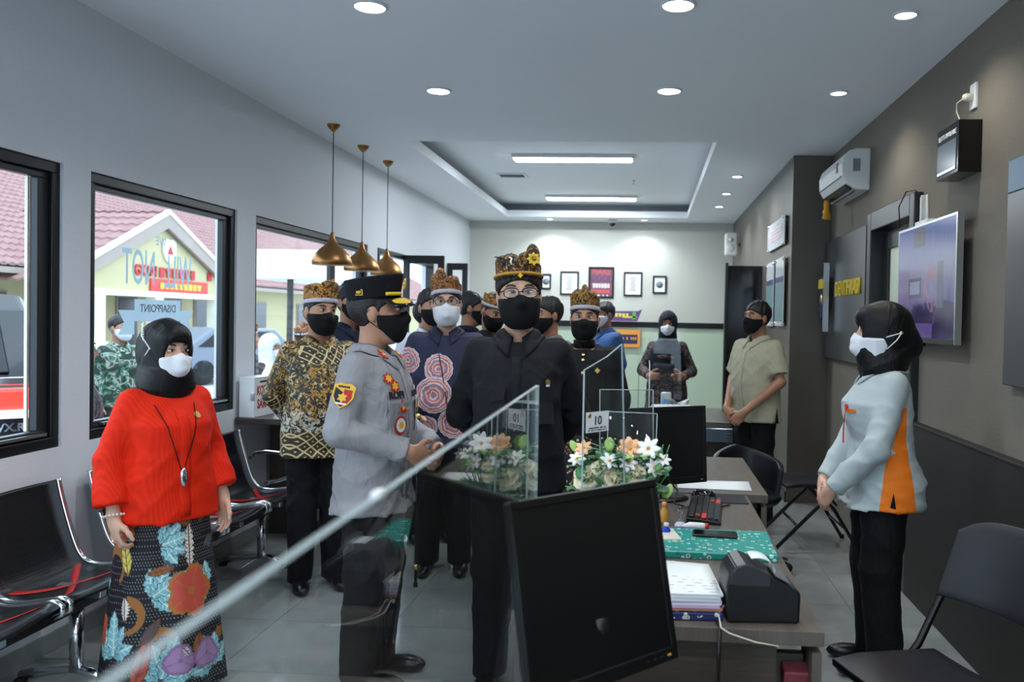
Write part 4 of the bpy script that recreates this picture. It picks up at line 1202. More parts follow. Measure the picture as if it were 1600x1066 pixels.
folding_chair(1.16, 5.95, math.radians(4), 'black folding chair behind the woman in grey and orange')
oc = tag(empty('office_chair', (.66, 5.36, 0), math.radians(200)), 'dark bucket office chair pushed up to the desk', 'chair')
def shell(u, v):
    a = math.radians(-120 + 240 * v)
    r = .20 + .03 * u
    return (r * math.sin(a), -.19 * math.cos(a) * (1 + .1 * u), .46 + u * (.30 - .12 * abs(v - .5) * 2))
MB().sheet(shell, 8, 24, .035).build('backrest', M['navyblack'], oc, .006)
MB().lathe([(0, .42), (.19, .42), (.215, .45), (.2, .485), (0, .495)], 28).build('seat', M['navyblack'], oc)
MB().tube([(0, 0, .08), (0, 0, .43)], .025, 10).build('column', M['chrome'], oc)
for k in range(5):
    a = 2 * PI * k / 5
    lg = MB().tube([(0, 0, .1), (.26 * math.cos(a), .26 * math.sin(a), .07)], [.025, .016], 8).build('base_arm', M['chrome'], oc)
    MB().lathe([(.0, -.02), (.026, -.02), (.028, 0), (.026, .02), (0, .02)], 14, (.26 * math.cos(a), .26 * math.sin(a), .029), Matrix.Rotation(PI / 2, 3, 'X')).build('caster', M['rubber'], lg)
# paper scrap on the floor by the desk and red packet in the niche
sc_ = tag(empty('red_packet', (.40, 2.29, .0)), 'red and white packet stuffed in the desk niche', 'packet')
MB().box((.03, .02, .60), (.08, .05, .05), Matrix.Rotation(.3, 3, 'X')).build('packet', mat('packet_print', S(150, 70, 80), .4, noise=(40, .5)), sc_, .004)
# small flags of folded paper close to the viewer
M['cardw'] = mat('cream_card', S(214, 214, 200), .7, noise=(10, .04))
for (x, y, z, rz, lab) in ((-.318, 1.02, 1.03, 1.45, 'white folded name card seen through the long screen'), (-.185, 1.22, .97, 1.5, 'white folded name card beside the black monitor')):
    n = tag(empty('name_card', (x, y, .75), rz), lab, 'card')
    hh = z - .75
    MB().prism([(-.03, 0), (.03, 0), (.002, hh), (-.002, hh)], .1, Matrix(((1, 0, 0, 0), (0, 0, 1, -.05), (0, 1, 0, 0), (0, 0, 0, 1)))).build('card', M['cardw'], n)
# ------------------------------------------------------------------ people
def skin(name, c):
    g = G(name)
    return g.fin(g.mix(g.noise(18), tuple(x * .92 for x in c), tuple(x * 1.06 for x in c)), .48)
SK = {'a': skin('skin_tan', S(186, 136, 110)), 'b': skin('skin_brown', S(170, 122, 96)), 'c': skin('skin_fair', S(208, 162, 138)), 'd': skin('skin_deep', S(118, 80, 62))}
def cloth(name, c, rough=.8, sc=350, bs=.15, sheen=0, amt=.08):
    g = G(name)
    w = g.noise(sc, detail=2)
    f1 = g.noise(6.5, g.mp((1.3, 1.3, .75)), detail=2.5, rough=.45, dist=1.6)
    rid = g.math('ABSOLUTE', g.sub(f1, .5))
    g.bump(g.add(g.mul(w, .05), g.mul(g.math('SUBTRACT', .5, rid), 1.6)), min(1, bs * 3.2), .016)
    if sheen: g.b.inputs['Sheen Weight'].default_value = sheen
    return g.fin(g.mix(g.noise(5), tuple(x * (1 - amt) for x in c), tuple(min(1, x * (1 + amt)) for x in c)), rough, spec=.3)
CL = {'black': cloth('black_cloth', S(13, 14, 17)), 'navyblack': cloth('navy_black_cloth', S(13, 15, 21)), 'trouser': cloth('dark_trouser_cloth', S(11, 11, 14)), 'navytr': cloth('navy_trouser_cloth', S(16, 18, 30)),
      'police': cloth('uniform_grey', S(150, 148, 152), bs=.2), 'police_t': cloth('uniform_dark_brown', S(28, 26, 28)), 'beige': cloth('beige_linen', S(176, 172, 148), bs=.2), 'blue': cloth('denim_blue', S(62, 92, 142)),
      'polo': cloth('navy_polo', S(24, 30, 52)), 'whitesh': cloth('white_shirt_cloth', S(214, 220, 230)), 'hij_black': cloth('black_satin', S(7, 8, 10), .5, 500, .12), 'hij_navy': cloth('navy_headscarf', S(15, 18, 34), .7),
      'hij_white': cloth('white_headscarf', S(224, 226, 228), .7), 'mask_b': cloth('black_mask_cloth', S(10, 11, 13), .85, 400, .06), 'mask_w': cloth('white_mask_cloth', S(226, 228, 234), .8, 400, .05),
      'greyuni': cloth('grey_field_uniform', S(116, 112, 112)), 'greensh': cloth('dark_green_cloth', S(40, 66, 66)), 'orange': cloth('orange_cloth', S(236, 118, 20)), 'greysh': cloth('pale_grey_cloth', S(172, 182, 184), bs=.2)}
M['hair'] = mat('black_hair', S(17, 15, 15), .45, noise=(60, .3), bump=(160, 1.0))
M['hair_g'] = mat('dark_grey_hair', S(34, 33, 34), .5, noise=(60, .3), bump=(120, .5))
M['eye_w'] = mat('eye_white', S(214, 208, 202), .25, noise=(20, .03))
M['iris'] = mat('eye_dark', S(24, 16, 12), .15, noise=(20, .1))
M['shoe'] = mat('black_shoe_leather', S(16, 16, 17), .3, noise=(10, .1))
M['lens'] = clear('spectacle_lens', (.95, .97, .96), 1.5, .0, 1.2)

MALE = [(.80, .168, .120), (.90, .170, .122), (1.0, .160, .120, .005), (1.1, .155, .120, .010), (1.2, .160, .122, .010), (1.27, .166, .118, .002), (1.33, .155, .100, -.004), (1.375, .112, .078, -.010), (1.415, .066, .060, -.012)]
FEM = [(.80, .185, .135), (.90, .185, .138), (1.0, .166, .128, .004), (1.08, .152, .118, .008), (1.17, .150, .130, .018), (1.25, .154, .132, .022), (1.32, .145, .102, .002), (1.37, .105, .076, -.006), (1.41, .060, .056, -.010)]

ARMS = {   # elbow, wrist, hand direction, palm normal for the person's right side (+x); mirrored for the left
    'down': ((.225, -.03, 1.08), (.240, .04, .84), (.0, .18, -1), (-1, .2, 0)),
    'clasp': ((.250, -.03, 1.09), (.105, .215, 1.00), (-.80, .35, -.42), (-.25, -.8, .3)),
    'belt': ((.240, .0, 1.09), (.10, .21, .87), (-.62, .25, -.72), (-.3, -.85, 0)),
    'behind': ((.238, -.09, 1.09), (.10, -.20, .92), (-.8, -.1, -.35), (0, -1, 0)),
    'fore': ((.25, .0, 1.10), (.17, .24, 1.06), (-.55, .8, .0), (-.7, -.5, 0)),
}

class Person:
    def __init__(s, label, x, y, deg, T=1.70, sex='m', skin_='a', head=(0, 0, 0), hs=1.0, near=False, R='down', L='down', belly=0., wide=1., group=None, cat='person', z=0, curlR=.5, curlL=.5):
        """deg: heading in the room (-90 looks at the viewer); head: turn, nod, tilt in degrees against the body"""
        s.e = tag(empty('person', (x, y, z), math.radians(deg - 90), T / 1.70), label, cat, group)
        s.sex, s.near, s.hs = sex, near, hs
        s.hb, s.hh = (.0095, .0056) if near else (.017, .009)
        s.tab = [(r[0], r[1] * wide, r[2] + belly * math.exp(-((r[0] - 1.05) / .14) ** 2), (r[3] if len(r) > 3 else 0) + belly * .8 * math.exp(-((r[0] - 1.05) / .14) ** 2)) for r in (FEM if sex == 'f' else MALE)]
        s.sw = (.150 if sex == 'f' else .164) * wide
        s.arm = []
        for sd, spec, curl in ((1, R, curlR), (-1, L, curlL)):
            E, Wr, hd, pn = [np.array(v, float) for v in (ARMS[spec] if isinstance(spec, str) else spec)]
            if sd < 0:
                for v in (E, Wr, hd, pn): v[0] *= -1
                if spec == 'clasp': Wr += (0, .035, -.02)
                if spec == 'belt': Wr += (0, .03, -.01)
            s.arm.append((sd, np.array((sd * (s.sw - .010), -.008, 1.342)), E, Wr, hd / np.linalg.norm(hd), pn / np.linalg.norm(pn), curl))
        t_, n_, r_ = (math.radians(v) for v in head)
        s.Rh = np.array((Matrix.Rotation(t_, 3, 'Z') @ Matrix.Rotation(-n_, 3, 'X') @ Matrix.Rotation(r_, 3, 'Y')))
        s.ho = np.array((0, .012, 1.567))
        s.skin = SK[skin_]
        s.shirt = None
        s._body()
    # --- frames
    def hp(s, P):
        """body coordinates -> head coordinates"""
        d = [P[i] - s.ho[i] for i in range(3)]
        return tuple((d[0] * s.Rh[0, i] + d[1] * s.Rh[1, i] + d[2] * s.Rh[2, i]) / s.hs for i in range(3))
    def hw(s, v):
        return s.ho + s.Rh @ (np.asarray(v, float) * s.hs)
    def HM(s):
        m = Matrix([list(r * s.hs) + [o] for r, o in zip(s.Rh, s.ho)] + [[0, 0, 0, 1]])
        return m
    # --- fields
    @staticmethod
    def skull(Q):
        d = ell(Q, (0, -.022, .036), (.077, .098, .094))
        d = smin(d, ell(Q, (0, .022, -.035), (.068, .075, .092)), .035)
        return smin(d, ell(Q, (0, .055, -.090), (.042, .034, .028)), .035)
    def facebase(s, Q):
        d = s.skull(Q)
        for sx in (-1, 1): d = smin(d, ell(Q, (sx * .040, .072, -.022), (.020, .018, .016)), .02)
        return smin(d, cone(Q, (0, .090, .020), (0, .111, -.024), .008, .0145), .012)
    def headf(s, P):
        Q = s.hp(P)
        d = s.skull(Q)
        d = smin(d, cone(Q, (-.032, .078, .036), (.032, .078, .036), .012, .012), .014)
        for sx in (-1, 1):
            d = smax(d, -ell(Q, (sx * .031, .108, .016), (.020, .020, .013)), .012)
            d = smin(d, ell(Q, (sx * .040, .072, -.022), (.020, .018, .016)), .02)
            d = smin(d, ell(Q, (sx * .077, -.012, -.004), (.010, .020, .033)), .008)
        d = smin(d, cone(Q, (0, .090, .020), (0, .111, -.024), .008, .0135), .010)
        for sx in (-1, 1): d = smin(d, ell(Q, (sx * .012, .102, -.028), (.009, .010, .008)), .006)
        d = smin(d, ell(Q, (0, .088, -.058), (.024, .012, .009)), .008)
        nk = cone(P, (0, -.020, 1.345), tuple(s.hw((0, -.022, -.06))), .060 if s.sex == 'm' else .050, .054 if s.sex == 'm' else .046)
        return smin(d, nk, .02)
    def torsof(s, P, off):
        return prof(P, s.tab, off)
    def armf(s, P, d, r0, r1, r2, cut=None, which=(1, -1), k=.032, short=None):
        for sd, Sh, E, Wr, hd, pn, _c in s.arm:
            if sd not in which: continue
            d = smin(d, cone(P, Sh, E, r0, r1), k)
            if short is None:
                fd = (Wr - E) / np.linalg.norm(Wr - E)
                end = Wr - fd * (cut or 0)
                a = cone(P, E, end + fd * .03, r1, r2)
                d = smin(d, np.maximum(a, half(P, end, fd)), .02)
        return d
    def legf(s, P, d, r, z0, k=.04, spread=.0):
        for sx in (-1, 1):
            l = smin(cone(P, (sx * .088, 0, .90), (sx * (.092 + spread * .5), .012, .49), r[0], r[1]), cone(P, (sx * (.092 + spread * .5), .012, .49), (sx * (.095 + spread), -.015, .06), r[1], r[2]), .03)
            d = smin(d, l, k)
        return np.maximum(d, z0 - P[2])
    def add(s, name, V, F, m, parent=None):
        return mesh_obj(name, V, F, m, parent or s.e, True)
    # --- body: head, trunk, arms, hands and legs in one mesh
    def _body(s):
        parts = []
        h0 = s.ho
        parts.append(snet(s.headf, (h0[0] - .15, h0[1] - .16, 1.365), (h0[0] + .15, h0[1] + .17, h0[2] + .15), s.hh))
        bf = lambda P: s.legf(P, s.armf(P, s.torsof(P, -.022), .046, .036, .026), (.075, .05, .04), .05)
        parts.append(snet(bf, (-.42, -.34, .03), (.42, .42, 1.44), .02))
        for sd, Sh, E, Wr, hd, pn, curl in s.arm:
            parts.append(s._hand(sd, E, Wr, hd, pn, curl))
        Vs, Fs, o = [], [], 0
        for V, F in parts:
            Vs.append(V); Fs.append(F + o); o += len(V)
        s.body = s.add('body', np.concatenate(Vs), np.concatenate(Fs), s.skin)
    def _hand(s, sd, E, Wr, hd, pn, curl):
        y = hd; z = -(pn - hd * (pn @ hd)); z /= np.linalg.norm(z); x = np.cross(y, z)
        Rm = np.stack([x, y, z], 1)
        el = Rm.T @ (E - Wr)
        th = -sd                                       # thumb side
        fing = []
        for i, (fx, L) in enumerate(((.031, .074), (.011, .083), (-.010, .077), (-.030, .060))):
            fx *= th
            p = np.array((fx, .090 - .012 * (i == 3) - .004 * (i == 0), 0.)); a = curl * .5 + .05 * i
            for j, fr in enumerate((.45, .30, .25)):
                q = p + np.array((fx * .06, math.cos(a), -math.sin(a))) * L * fr
                fing.append((p, q, .0095 - .0012 * j, .0088 - .0012 * j)); p = q; a += curl
        p = np.array((th * .026, .022, -.006)); a = .75
        for L, r in ((.042, .0125), (.032, .0108), (.026, .0095)):
            q = p + np.array((th * math.sin(a), math.cos(a), -.35)) * L
            fing.append((p, q, r, r - .001)); p = q; a -= .28
        def f(P):
            d = smin(ell(P, (0, .052, 0), (.044, .056, .0165)), cone(P, (0, -.012, 0), (0, .03, 0), .025, .024), .02)
            d = smin(d, cone(P, tuple(el), (0, 0, 0), .043, .0255), .018)
            for i, (a_, b_, r0, r1) in enumerate(fing):
                d = smin(d, cone(P, a_, b_, r0, r1), .006 if i < 12 else .012)
            return d
        h = .0052 if s.near else .009
        lo = np.minimum(el, 0) - .06; hi = np.maximum(el, 0) + .06
        lo = np.minimum(lo, (-.10, -.05, -.12)); hi = np.maximum(hi, (.10, .20, .06))
        V, F = snet(f, lo, hi, h)
        return V @ Rm.T + Wr, F
    # --- clothes
    def shirt_(s, m, hem=.80, off=.020, cut=.012, r=(.064, .055, .046), flare=.0, short=None, seed=0., name='shirt', amp=.0035, tab=None, collar=True, cm=None):
        tab = tab or s.tab
        row0 = tab[0]
        t2 = [(hem, np.interp(hem, [q[0] for q in tab], [q[1] for q in tab]) + flare, np.interp(hem, [q[0] for q in tab], [q[2] for q in tab]) + flare, 0)] + [q for q in tab if q[0] > hem + .02]
        def f(P):
            d = prof(P, t2, off)
            for sx in (-1, 1): d = smin(d, cone(P, (sx * .090, 0, 1.0), (sx * .092, .004, hem - .2), .078 + off * .5, .100 + off), .05)
            d = np.maximum(d, hem - P[2])
            if short is not None:
                for sd, Sh, E, Wr, hd, pn, _c in s.arm:
                    ud = (E - Sh) / np.linalg.norm(E - Sh)
                    en = Sh + (E - Sh) * short
                    d = smin(d, np.maximum(cone(P, Sh, en + ud * .05, r[0], r[0] + .006), half(P, en, ud)), .045)
            else:
                d = s.armf(P, d, *r, cut=cut)
            Q = P[2] * 1.
            d = d + folds(P, amp, 1., seed) * np.clip((1.36 - Q) * 6, 0, 1)
            d = np.maximum(d, P[2] - 1.400 - .35 * np.clip(-P[1], -.04, .05))
            return smax(d, -cone(P, (0, .002, 1.37), (0, .012, 1.60), .056, .066), .01)
        lo, hi = (-.45, -.36, hem - .03), (.45, .42, 1.50)
        V, F = snet(f, lo, hi, s.hb)
        s.shirt = s.add(name, V, F, m)
        s.bvh = BVHTree.FromPolygons([tuple(v) for v in V], [tuple(q) for q in F])
        if collar: s.collar_(cm or m)
        return s.shirt
    def collar_(s, m, h=.060, gap=.55, drop=.050, pts=.034):
        def f(u, v):
            an = gap * .5 + (2 * PI - gap) * u
            fx, fy = math.sin(an), math.cos(an)
            front = max(0, math.cos(an)) ** 3
            zt = 1.378 + h * (1 - .30 * front) - .022 * front
            if v < .4:
                k = v / .4
                return (fx * (.080 - .014 * k), -.014 + fy * (.084 - .016 * k) + .012 * front, 1.370 - .022 * front + (zt - 1.370 + .022 * front) * k)
            k = (v - .4) / .6
            rr = .006 * math.sin(PI * min(1, k * 1.5)) + k * (.034 + .016 * front)
            return (fx * (.066 + rr), -.014 + fy * (.068 + rr) + .012 * front, zt + .004 * math.sin(PI * k) - k * (drop + pts * front))
        def g_(u, v):
            q = Vector(f(u, v))
            if v < .4: return q
            for _k in range(2):
                lc, nr, _i, _d = s.bvh.find_nearest(q)
                if lc is not None and (q - lc).dot(nr) < .004: q = lc + nr * .005
            return q
        s.collar_pt = g_
        return MB().sheet(g_, 44, 10, .0035).build('collar', m, s.e)
    def trousers_(s, m, r=(.100, .078, .070), z0=.035, top=1.0, spread=0., name='trousers', amp=.004, hem=.80):
        def f(P):
            d = np.maximum(prof(P, s.tab, .004), P[2] - top)
            d = s.legf(P, d, r, z0, .05, spread)
            return d + folds(P, amp, .9, 2.) * np.clip((.85 - P[2]) * 4, 0, 1) + .034 * np.clip((P[2] - hem - .005) / .04, 0, 1)
        V, F = snet(f, (-.30, -.22, z0 - .03), (.30, .24, top + .02), s.hb * 1.15)
        return s.add(name, V, F, m)
    def shoes_(s, m=None, spread=0., sole=None):
        for sx in (-1, 1):
            x = sx * (.095 + spread)
            def f(P):
                d = smin(ell(P, (x + sx * .012, .105, .032), (.046, .10, .036)), ell(P, (x, -.035, .045), (.040, .062, .05)), .04)
                d = smin(d, cone(P, (x, -.02, .05), (x, -.015, .12), .045, .042), .03)
                return np.maximum(d, -P[2])
            V, F = snet(f, (x - .08, -.13, -.02), (x + .08, .24, .15), .009 if s.near else .014)
            o = s.add('shoe', V, F, m or M['shoe'])
            if sole:
                MB().prism([(x + sx * .012 + .050 * math.cos(a), .05 + (.160 if math.sin(a) > 0 else .150) * math.sin(a)) for a in np.linspace(0, 2 * PI, 20, endpoint=False)], .018).build('sole', sole, o)
    # --- head things
    def face_(s, brow='hair', open_=.0062):
        H = s.HM()
        for sx in (-1, 1):
            e = MB().ball((sx * .031, .0845, .0165), (.0155, .010, open_), 14, 8).build('eye', M['eye_w'], s.e, M=H)
            MB().ball((sx * .030, .0915, .0165), (.0062, .004, min(.0062, open_)), 12, 8).build('iris', M['iris'], e, M=H)
            MB().tube([H.inverted() @ (H @ Vector(p)) for p in ((sx * .046, .0795, .0165), (sx * .038, .0905, .0222), (sx * .028, .0955, .0235), (sx * .017, .0920, .0170))], .0017, 5).build('eyelid', M['iris'], e, M=H)
            MB().tube([(sx * .052, .074, .036), (sx * .043, .087, .0425), (sx * .030, .0935, .0430), (sx * .016, .0945, .0385)], [.002, .0036, .0042, .0028], 6).build('eyebrow', M[brow], s.e, M=H)
    def hair_(s, m='hair', off=.010, slope=.95, c=-.008, hh=None, top=.0, part=None):
        def f(P):
            Q = s.hp(P)
            d = s.skull(Q) - off - top * np.clip(Q[2] * 8, 0, 1) + .0035 * np.sin(Q[0] * 160 + 3 * np.sin(Q[1] * 60)) * np.clip(Q[2] * 20, 0, 1)
            line = c + slope * Q[1] + .10 * np.clip(np.abs(Q[0]) - .045, 0, 1) * 4 * (Q[1] > .02)
            d = smax(d, line - Q[2], .006)
            for sx in (-1, 1): d = smax(d, -ell(Q, (sx * .085, -.008, -.006), (.02, .022, .034)), .004)
            return d
        h0 = s.ho
        V, F = snet(f, h0 - .17, h0 + .17, hh or s.hh)
        return s.add('hair', V, F, m if not isinstance(m, str) else M[m])
    def mask_(s, m, style='cloth', strap=None, over=0.):
        def f(P):
            Q = s.hp(P)
            base = s.facebase(Q)
            ax = np.abs(Q[0])
            if style == 'cloth':
                bul = ell(Q, (0, .044, -.056), (.070, .074, .066))
                topl = .000 - .10 * ax + .010 * np.exp(-(ax / .02) ** 2)
                back = .006 + .9 * np.clip(-.050 - Q[2], 0, 1)
            else:
                bul = smin(ell(Q, (0, .044, -.058), (.068, .076, .064)), cone(Q, (0, .06, -.040), (0, .118, -.060), .045, .018), .03)
                topl = -.002 - .16 * ax + .012 * np.exp(-(ax / .018) ** 2)
                back = (.020 if not over else -.002) + .5 * np.abs(Q[2] + .05)
            d = smin(base - .0075 - over * np.clip((.085 - Q[1]) / .035, 0, 1), bul, .02)
            d = smax(d, Q[2] - topl, .003)
            d = smax(d, back - Q[1], .004)
            d = smax(d, -.126 - Q[2], .01)
            return smax(d, -(base - .0005), .001)
        h0 = s.ho
        V, F = snet(f, h0 - .17, h0 + .17, s.hh * .9)
        o = s.add('face_mask', V, F, m)
        H = s.HM()
        for sx in (-1, 1):
            pt = [(sx * .0665, .035, -.030), (sx * .0735, .012, .0), (sx * .0835, -.018, .016), (sx * .088, -.034, .0), (sx * .082, -.028, -.028), (sx * .0705, .012, -.060), (sx * .0625, .035, -.078)]
            MB().tube(pt, .0018, 5).build('ear_strap', strap or m, o, M=H)
        return o
    def glasses_(s, m, rx=.026, rz=.018, sq=.35):
        H = s.HM()
        g_ = MB()
        lens = []
        for sx in (-1, 1):
            ring = []
            for k in range(24):
                a = 2 * PI * k / 24
                ca, sa = math.cos(a), math.sin(a)
                k2 = (abs(ca) ** 4 + abs(sa) ** 4) ** -.25
                r = (1 - sq) + sq * k2
                ring.append((sx * .034 + rx * ca * r, .108 - .012 * abs(ca * rx + .034) / .06, .014 + rz * sa * r))
            g_.tube(ring, .0020, 6, True)
            lens.append(ring)
            g_.tube([(sx * .060, .097, .022), (sx * .072, .06, .018), (sx * .082, -.01, .012)], .0022, 6)
        g_.tube([(-.009, .110, .017), (0, .113, .019), (.009, .110, .017)], .0022, 6)
        o = g_.build('glasses', m, s.e, M=H)
        for ring in lens:
            mesh_obj('lens', [tuple(H @ Vector(p)) for p in ring], [tuple(range(24))], M['lens'], o)
        return o
    def hood_(s, m, drape=1.35, open_=(.060, .100, .090), oc=(0, .140, -.012), bun=None, peak=0., chest=.12, off=.016, tuck=False, wx=1.):
        """headscarf: covers the skull, leaves the face free, falls to the chest"""
        tb = [(drape, .165 + chest * .3, .135 + chest * .3, .015), (drape + .05, .172 + chest * .2, .145 + chest * .2, .018), (1.30, .178, .142, .016), (1.345, .150, .122, .008), (1.385, .120, .110, .0), (1.43, .090, .098, .0), (1.48, .086, .100, 0)]
        if tuck: tb = [(drape, .080, .078, .0), (1.36, .092, .092, .004), (1.40, .104 * wx, .106, .006), (1.44, .106 * wx, .110, .002), (1.48, .098 * wx, .108, 0)]
        def f(P):
            Q = s.hp(P)
            d = s.skull(Q) - off
            d = smin(d, ell(Q, (0, -.03, .02), (.092 * wx, .112, .112)), .02)
            if peak: d = smin(d, ell(Q, (0, .055, .075), (.062, .055, .05)), .03)
            d = smin(d, cone(Q, (0, -.03, -.03), (0, -.02, -.12), .088 * wx, .082 * wx), .03)
            if bun: d = smin(d, ell(Q, bun[:3], (bun[3] * .95, bun[3], bun[3])), .03)
            d = smin(d, np.maximum(prof(P, tb), drape - P[2]), .03)
            d = smax(d, -ell(Q, oc, open_), .008)
            return d + folds(P, .0022, 1.0, 1.)
        V, F = snet(f, (-.26, -.24, drape - .03), (.26, .22, s.ho[2] + .19), s.hh * 1.25)
        return s.add('headscarf', V, F, m)
    def headcloth_(s, m, band=None, peaks=(), z0=.062, h=.075, tilt=-.16):
        """folded batik headcloth: a flaring wrap with folded peaks on top"""
        def f(P):
            Q = s.hp(P)
            zz = Q[2] + tilt * Q[1]
            a = .084 + .10 * np.clip(zz - z0, 0, h) * .5
            b = .104 + .10 * np.clip(zz - z0, 0, h) * .3
            rho = np.sqrt((Q[0] / a) ** 2 + ((Q[1] + .018) / b) ** 2)
            d = np.maximum((rho - 1) * .09, np.maximum(z0 - zz, zz - z0 - h + .012 * np.sin(Q[0] * 60) + .18 * np.abs(Q[0]) ** 1.2))
            for c, r in peaks: d = smin(d, ell(Q, c, r), .012)
            pl = np.sin(np.arctan2(Q[0], Q[1] + .018) * 26)
            return d + .0018 * pl
        h0 = s.ho
        V, F = snet(f, h0 - (.18, .2, .02), h0 + (.18, .18, .26), s.hh)
        o = s.add('headcloth', V, F, m)
        if band:
            def fb(P):
                Q = s.hp(P)
                zz = Q[2] + tilt * Q[1]
                rho = np.sqrt((Q[0] / .0885) ** 2 + ((Q[1] + .018) / .1085) ** 2)
                return np.maximum((rho - 1) * .09, np.abs(zz - z0 + .004 - .02 * np.clip(Q[1], 0, 1)) - .0115)
            V, F = snet(fb, h0 - (.18, .2, .02), h0 + (.18, .18, .2), s.hh * .9)
            s.add('band', V, F, band, o)
        return o
    # --- things fixed on cloth
    def stick(s, o, d):
        """first hit on the shirt from o along d: point and normal (body coordinates)"""
        d = Vector(d).normalized()
        loc, nor, _i, _t = s.bvh.ray_cast(Vector(o), d)
        if loc is None: return Vector(o), -d
        if nor.dot(d) > 0: nor = -nor
        return loc, nor
    def patch(s, name, x, z, poly, m, th=.003, up=(0, 0, 1), o=None, d=(0, -1, 0), parent=None, lift=.0):
        """flat badge of outline poly laid on the cloth at (x, z) as seen from the front"""
        p, n = s.stick(o or (x, .6, z), d)
        upv = Vector(up)
        rt = upv.cross(n)
        Mf = frame_m(p + n * (.0015 + lift), rt, upv - n * upv.dot(n))
        ob = MB().prism(poly, th, Mf).build(name, m, parent or s.e)
        return ob, Mf
def disc(r, n=18, sy=1.): return [(r * math.cos(2 * PI * k / n), r * sy * math.sin(2 * PI * k / n)) for k in range(n)]
def rectp(w, h): return [(-w / 2, -h / 2), (w / 2, -h / 2), (w / 2, h / 2), (-w / 2, h / 2)]
def star(r0, r1, n): return [((r0 if k % 2 == 0 else r1) * math.cos(PI * k / n + PI / 2), (r0 if k % 2 == 0 else r1) * math.sin(PI * k / n + PI / 2)) for k in range(2 * n)]
def shield(w, h): return [(-w / 2, h * .38), (-w * .25, h * .5), (0, h * .46), (w * .25, h * .5), (w / 2, h * .38), (w * .5, -.05 * h), (w * .3, -.33 * h), (0, -h / 2), (-w * .3, -.33 * h), (-w * .5, -.05 * h)]

# --- printed cloths
def batik_head(name, a, b, c, d, sc=60):
    g = G(name)
    v = g.voro(sc * .5, feature='F1')
    n = g.noise(sc * .45, detail=3, dist=2)
    col = g.ramp(n, [(.30, a), (.44, b), (.5, c), (.58, a), (.66, d), (.72, c)], 'CONSTANT')
    col = g.mix(g.lt(v, .18), col, d)
    return g.fin(col, .75)
HB = {'a': batik_head('headcloth_brown_gold', S(40, 28, 20), S(150, 96, 42), S(196, 138, 56), S(206, 176, 132)), 'b': batik_head('headcloth_rust', S(52, 34, 22), S(140, 82, 40), S(186, 120, 60), S(200, 180, 160), 75),
      'c': batik_head('headcloth_dark_gold', S(30, 24, 20), S(110, 74, 36), S(176, 128, 50), S(150, 120, 80), 55)}
g = G('centre_headcloth_cloth')
q = g.xyz()
ang = g.math('ARCTAN2', q[0], q[1])
saw = g.math('PINGPONG', g.mul(ang, 3.2), .5)
tri = g.lt(g.add(g.mul(g.sub(q[2], 1.635), 9.), 0), g.mul(saw, 1.1))
n_ = g.noise(45, detail=3, dist=1.5)
colh = g.ramp(n_, [(.35, S(34, 25, 18)), (.48, S(74, 50, 28)), (.56, S(184, 128, 50)), (.64, S(40, 30, 22))], 'CONSTANT')
colh = g.mix(tri, colh, g.ramp(g.noise(120, detail=1), [(.4, S(96, 62, 40)), (.55, S(192, 150, 118))], 'CONSTANT'))
HB['d'] = g.fin(colh, .75)
M['band_w'] = mat('white_lace_band', S(196, 192, 204), .7, noise=(140, .25), bump=(160, .4))
M['band_y'] = mat('gold_braid', S(190, 140, 40), .5, noise=(140, .25), bump=(160, .4))
def gold_batik():
    g = G('gold_black_batik')
    q = g.xyz()
    n1 = g.noise(13, detail=3, dist=2.2)
    n2 = g.noise(26, g.mp(loc=(3, 1, 2)), detail=3, dist=2)
    c = g.ramp(n1, [(.32, S(28, 26, 22)), (.43, S(70, 62, 40)), (.50, S(30, 28, 24)), (.54, S(176, 132, 50)), (.60, S(150, 98, 36)), (.64, S(34, 30, 24)), (.74, S(190, 158, 92))], 'CONSTANT')
    c = g.mix(g.band(n2, .60, .66), c, S(214, 196, 150))
    # lattice of the lower border and yoke
    u = g.mul(g.add(g.add(q[0], g.mul(q[1], .8)), q[2]), 17)
    v = g.mul(g.sub(g.add(q[0], g.mul(q[1], .8)), q[2]), 17)
    fu, fv = g.math('FRACT', u), g.math('FRACT', v)
    edge = g.mx(g.mx(g.lt(fu, .17), g.lt(fv, .17)), g.mul(g.mul(g.band(fu, .5, .68), g.band(fv, .5, .68)), 1))
    lat = g.mix(edge, S(50, 42, 34), S(212, 190, 132))
    zone = g.mx(g.mx(g.lt(q[2], .93), g.mul(g.band(q[2], 1.28, 1.38), g.lt(g.math('ABSOLUTE', q[0]), .13))), g.mul(g.band(q[2], 1.02, 1.10), g.gt(g.math('ABSOLUTE', q[0]), .19)))
    c = g.mix(zone, c, lat)
    c = g.mix(g.mul(g.mul(g.band(q[2], .90, 1.02), g.gt(n2, .5)), g.gt(n1, .44)), c, S(200, 198, 186))
    return g.fin(c, .6)
CL['batik'] = gold_batik()
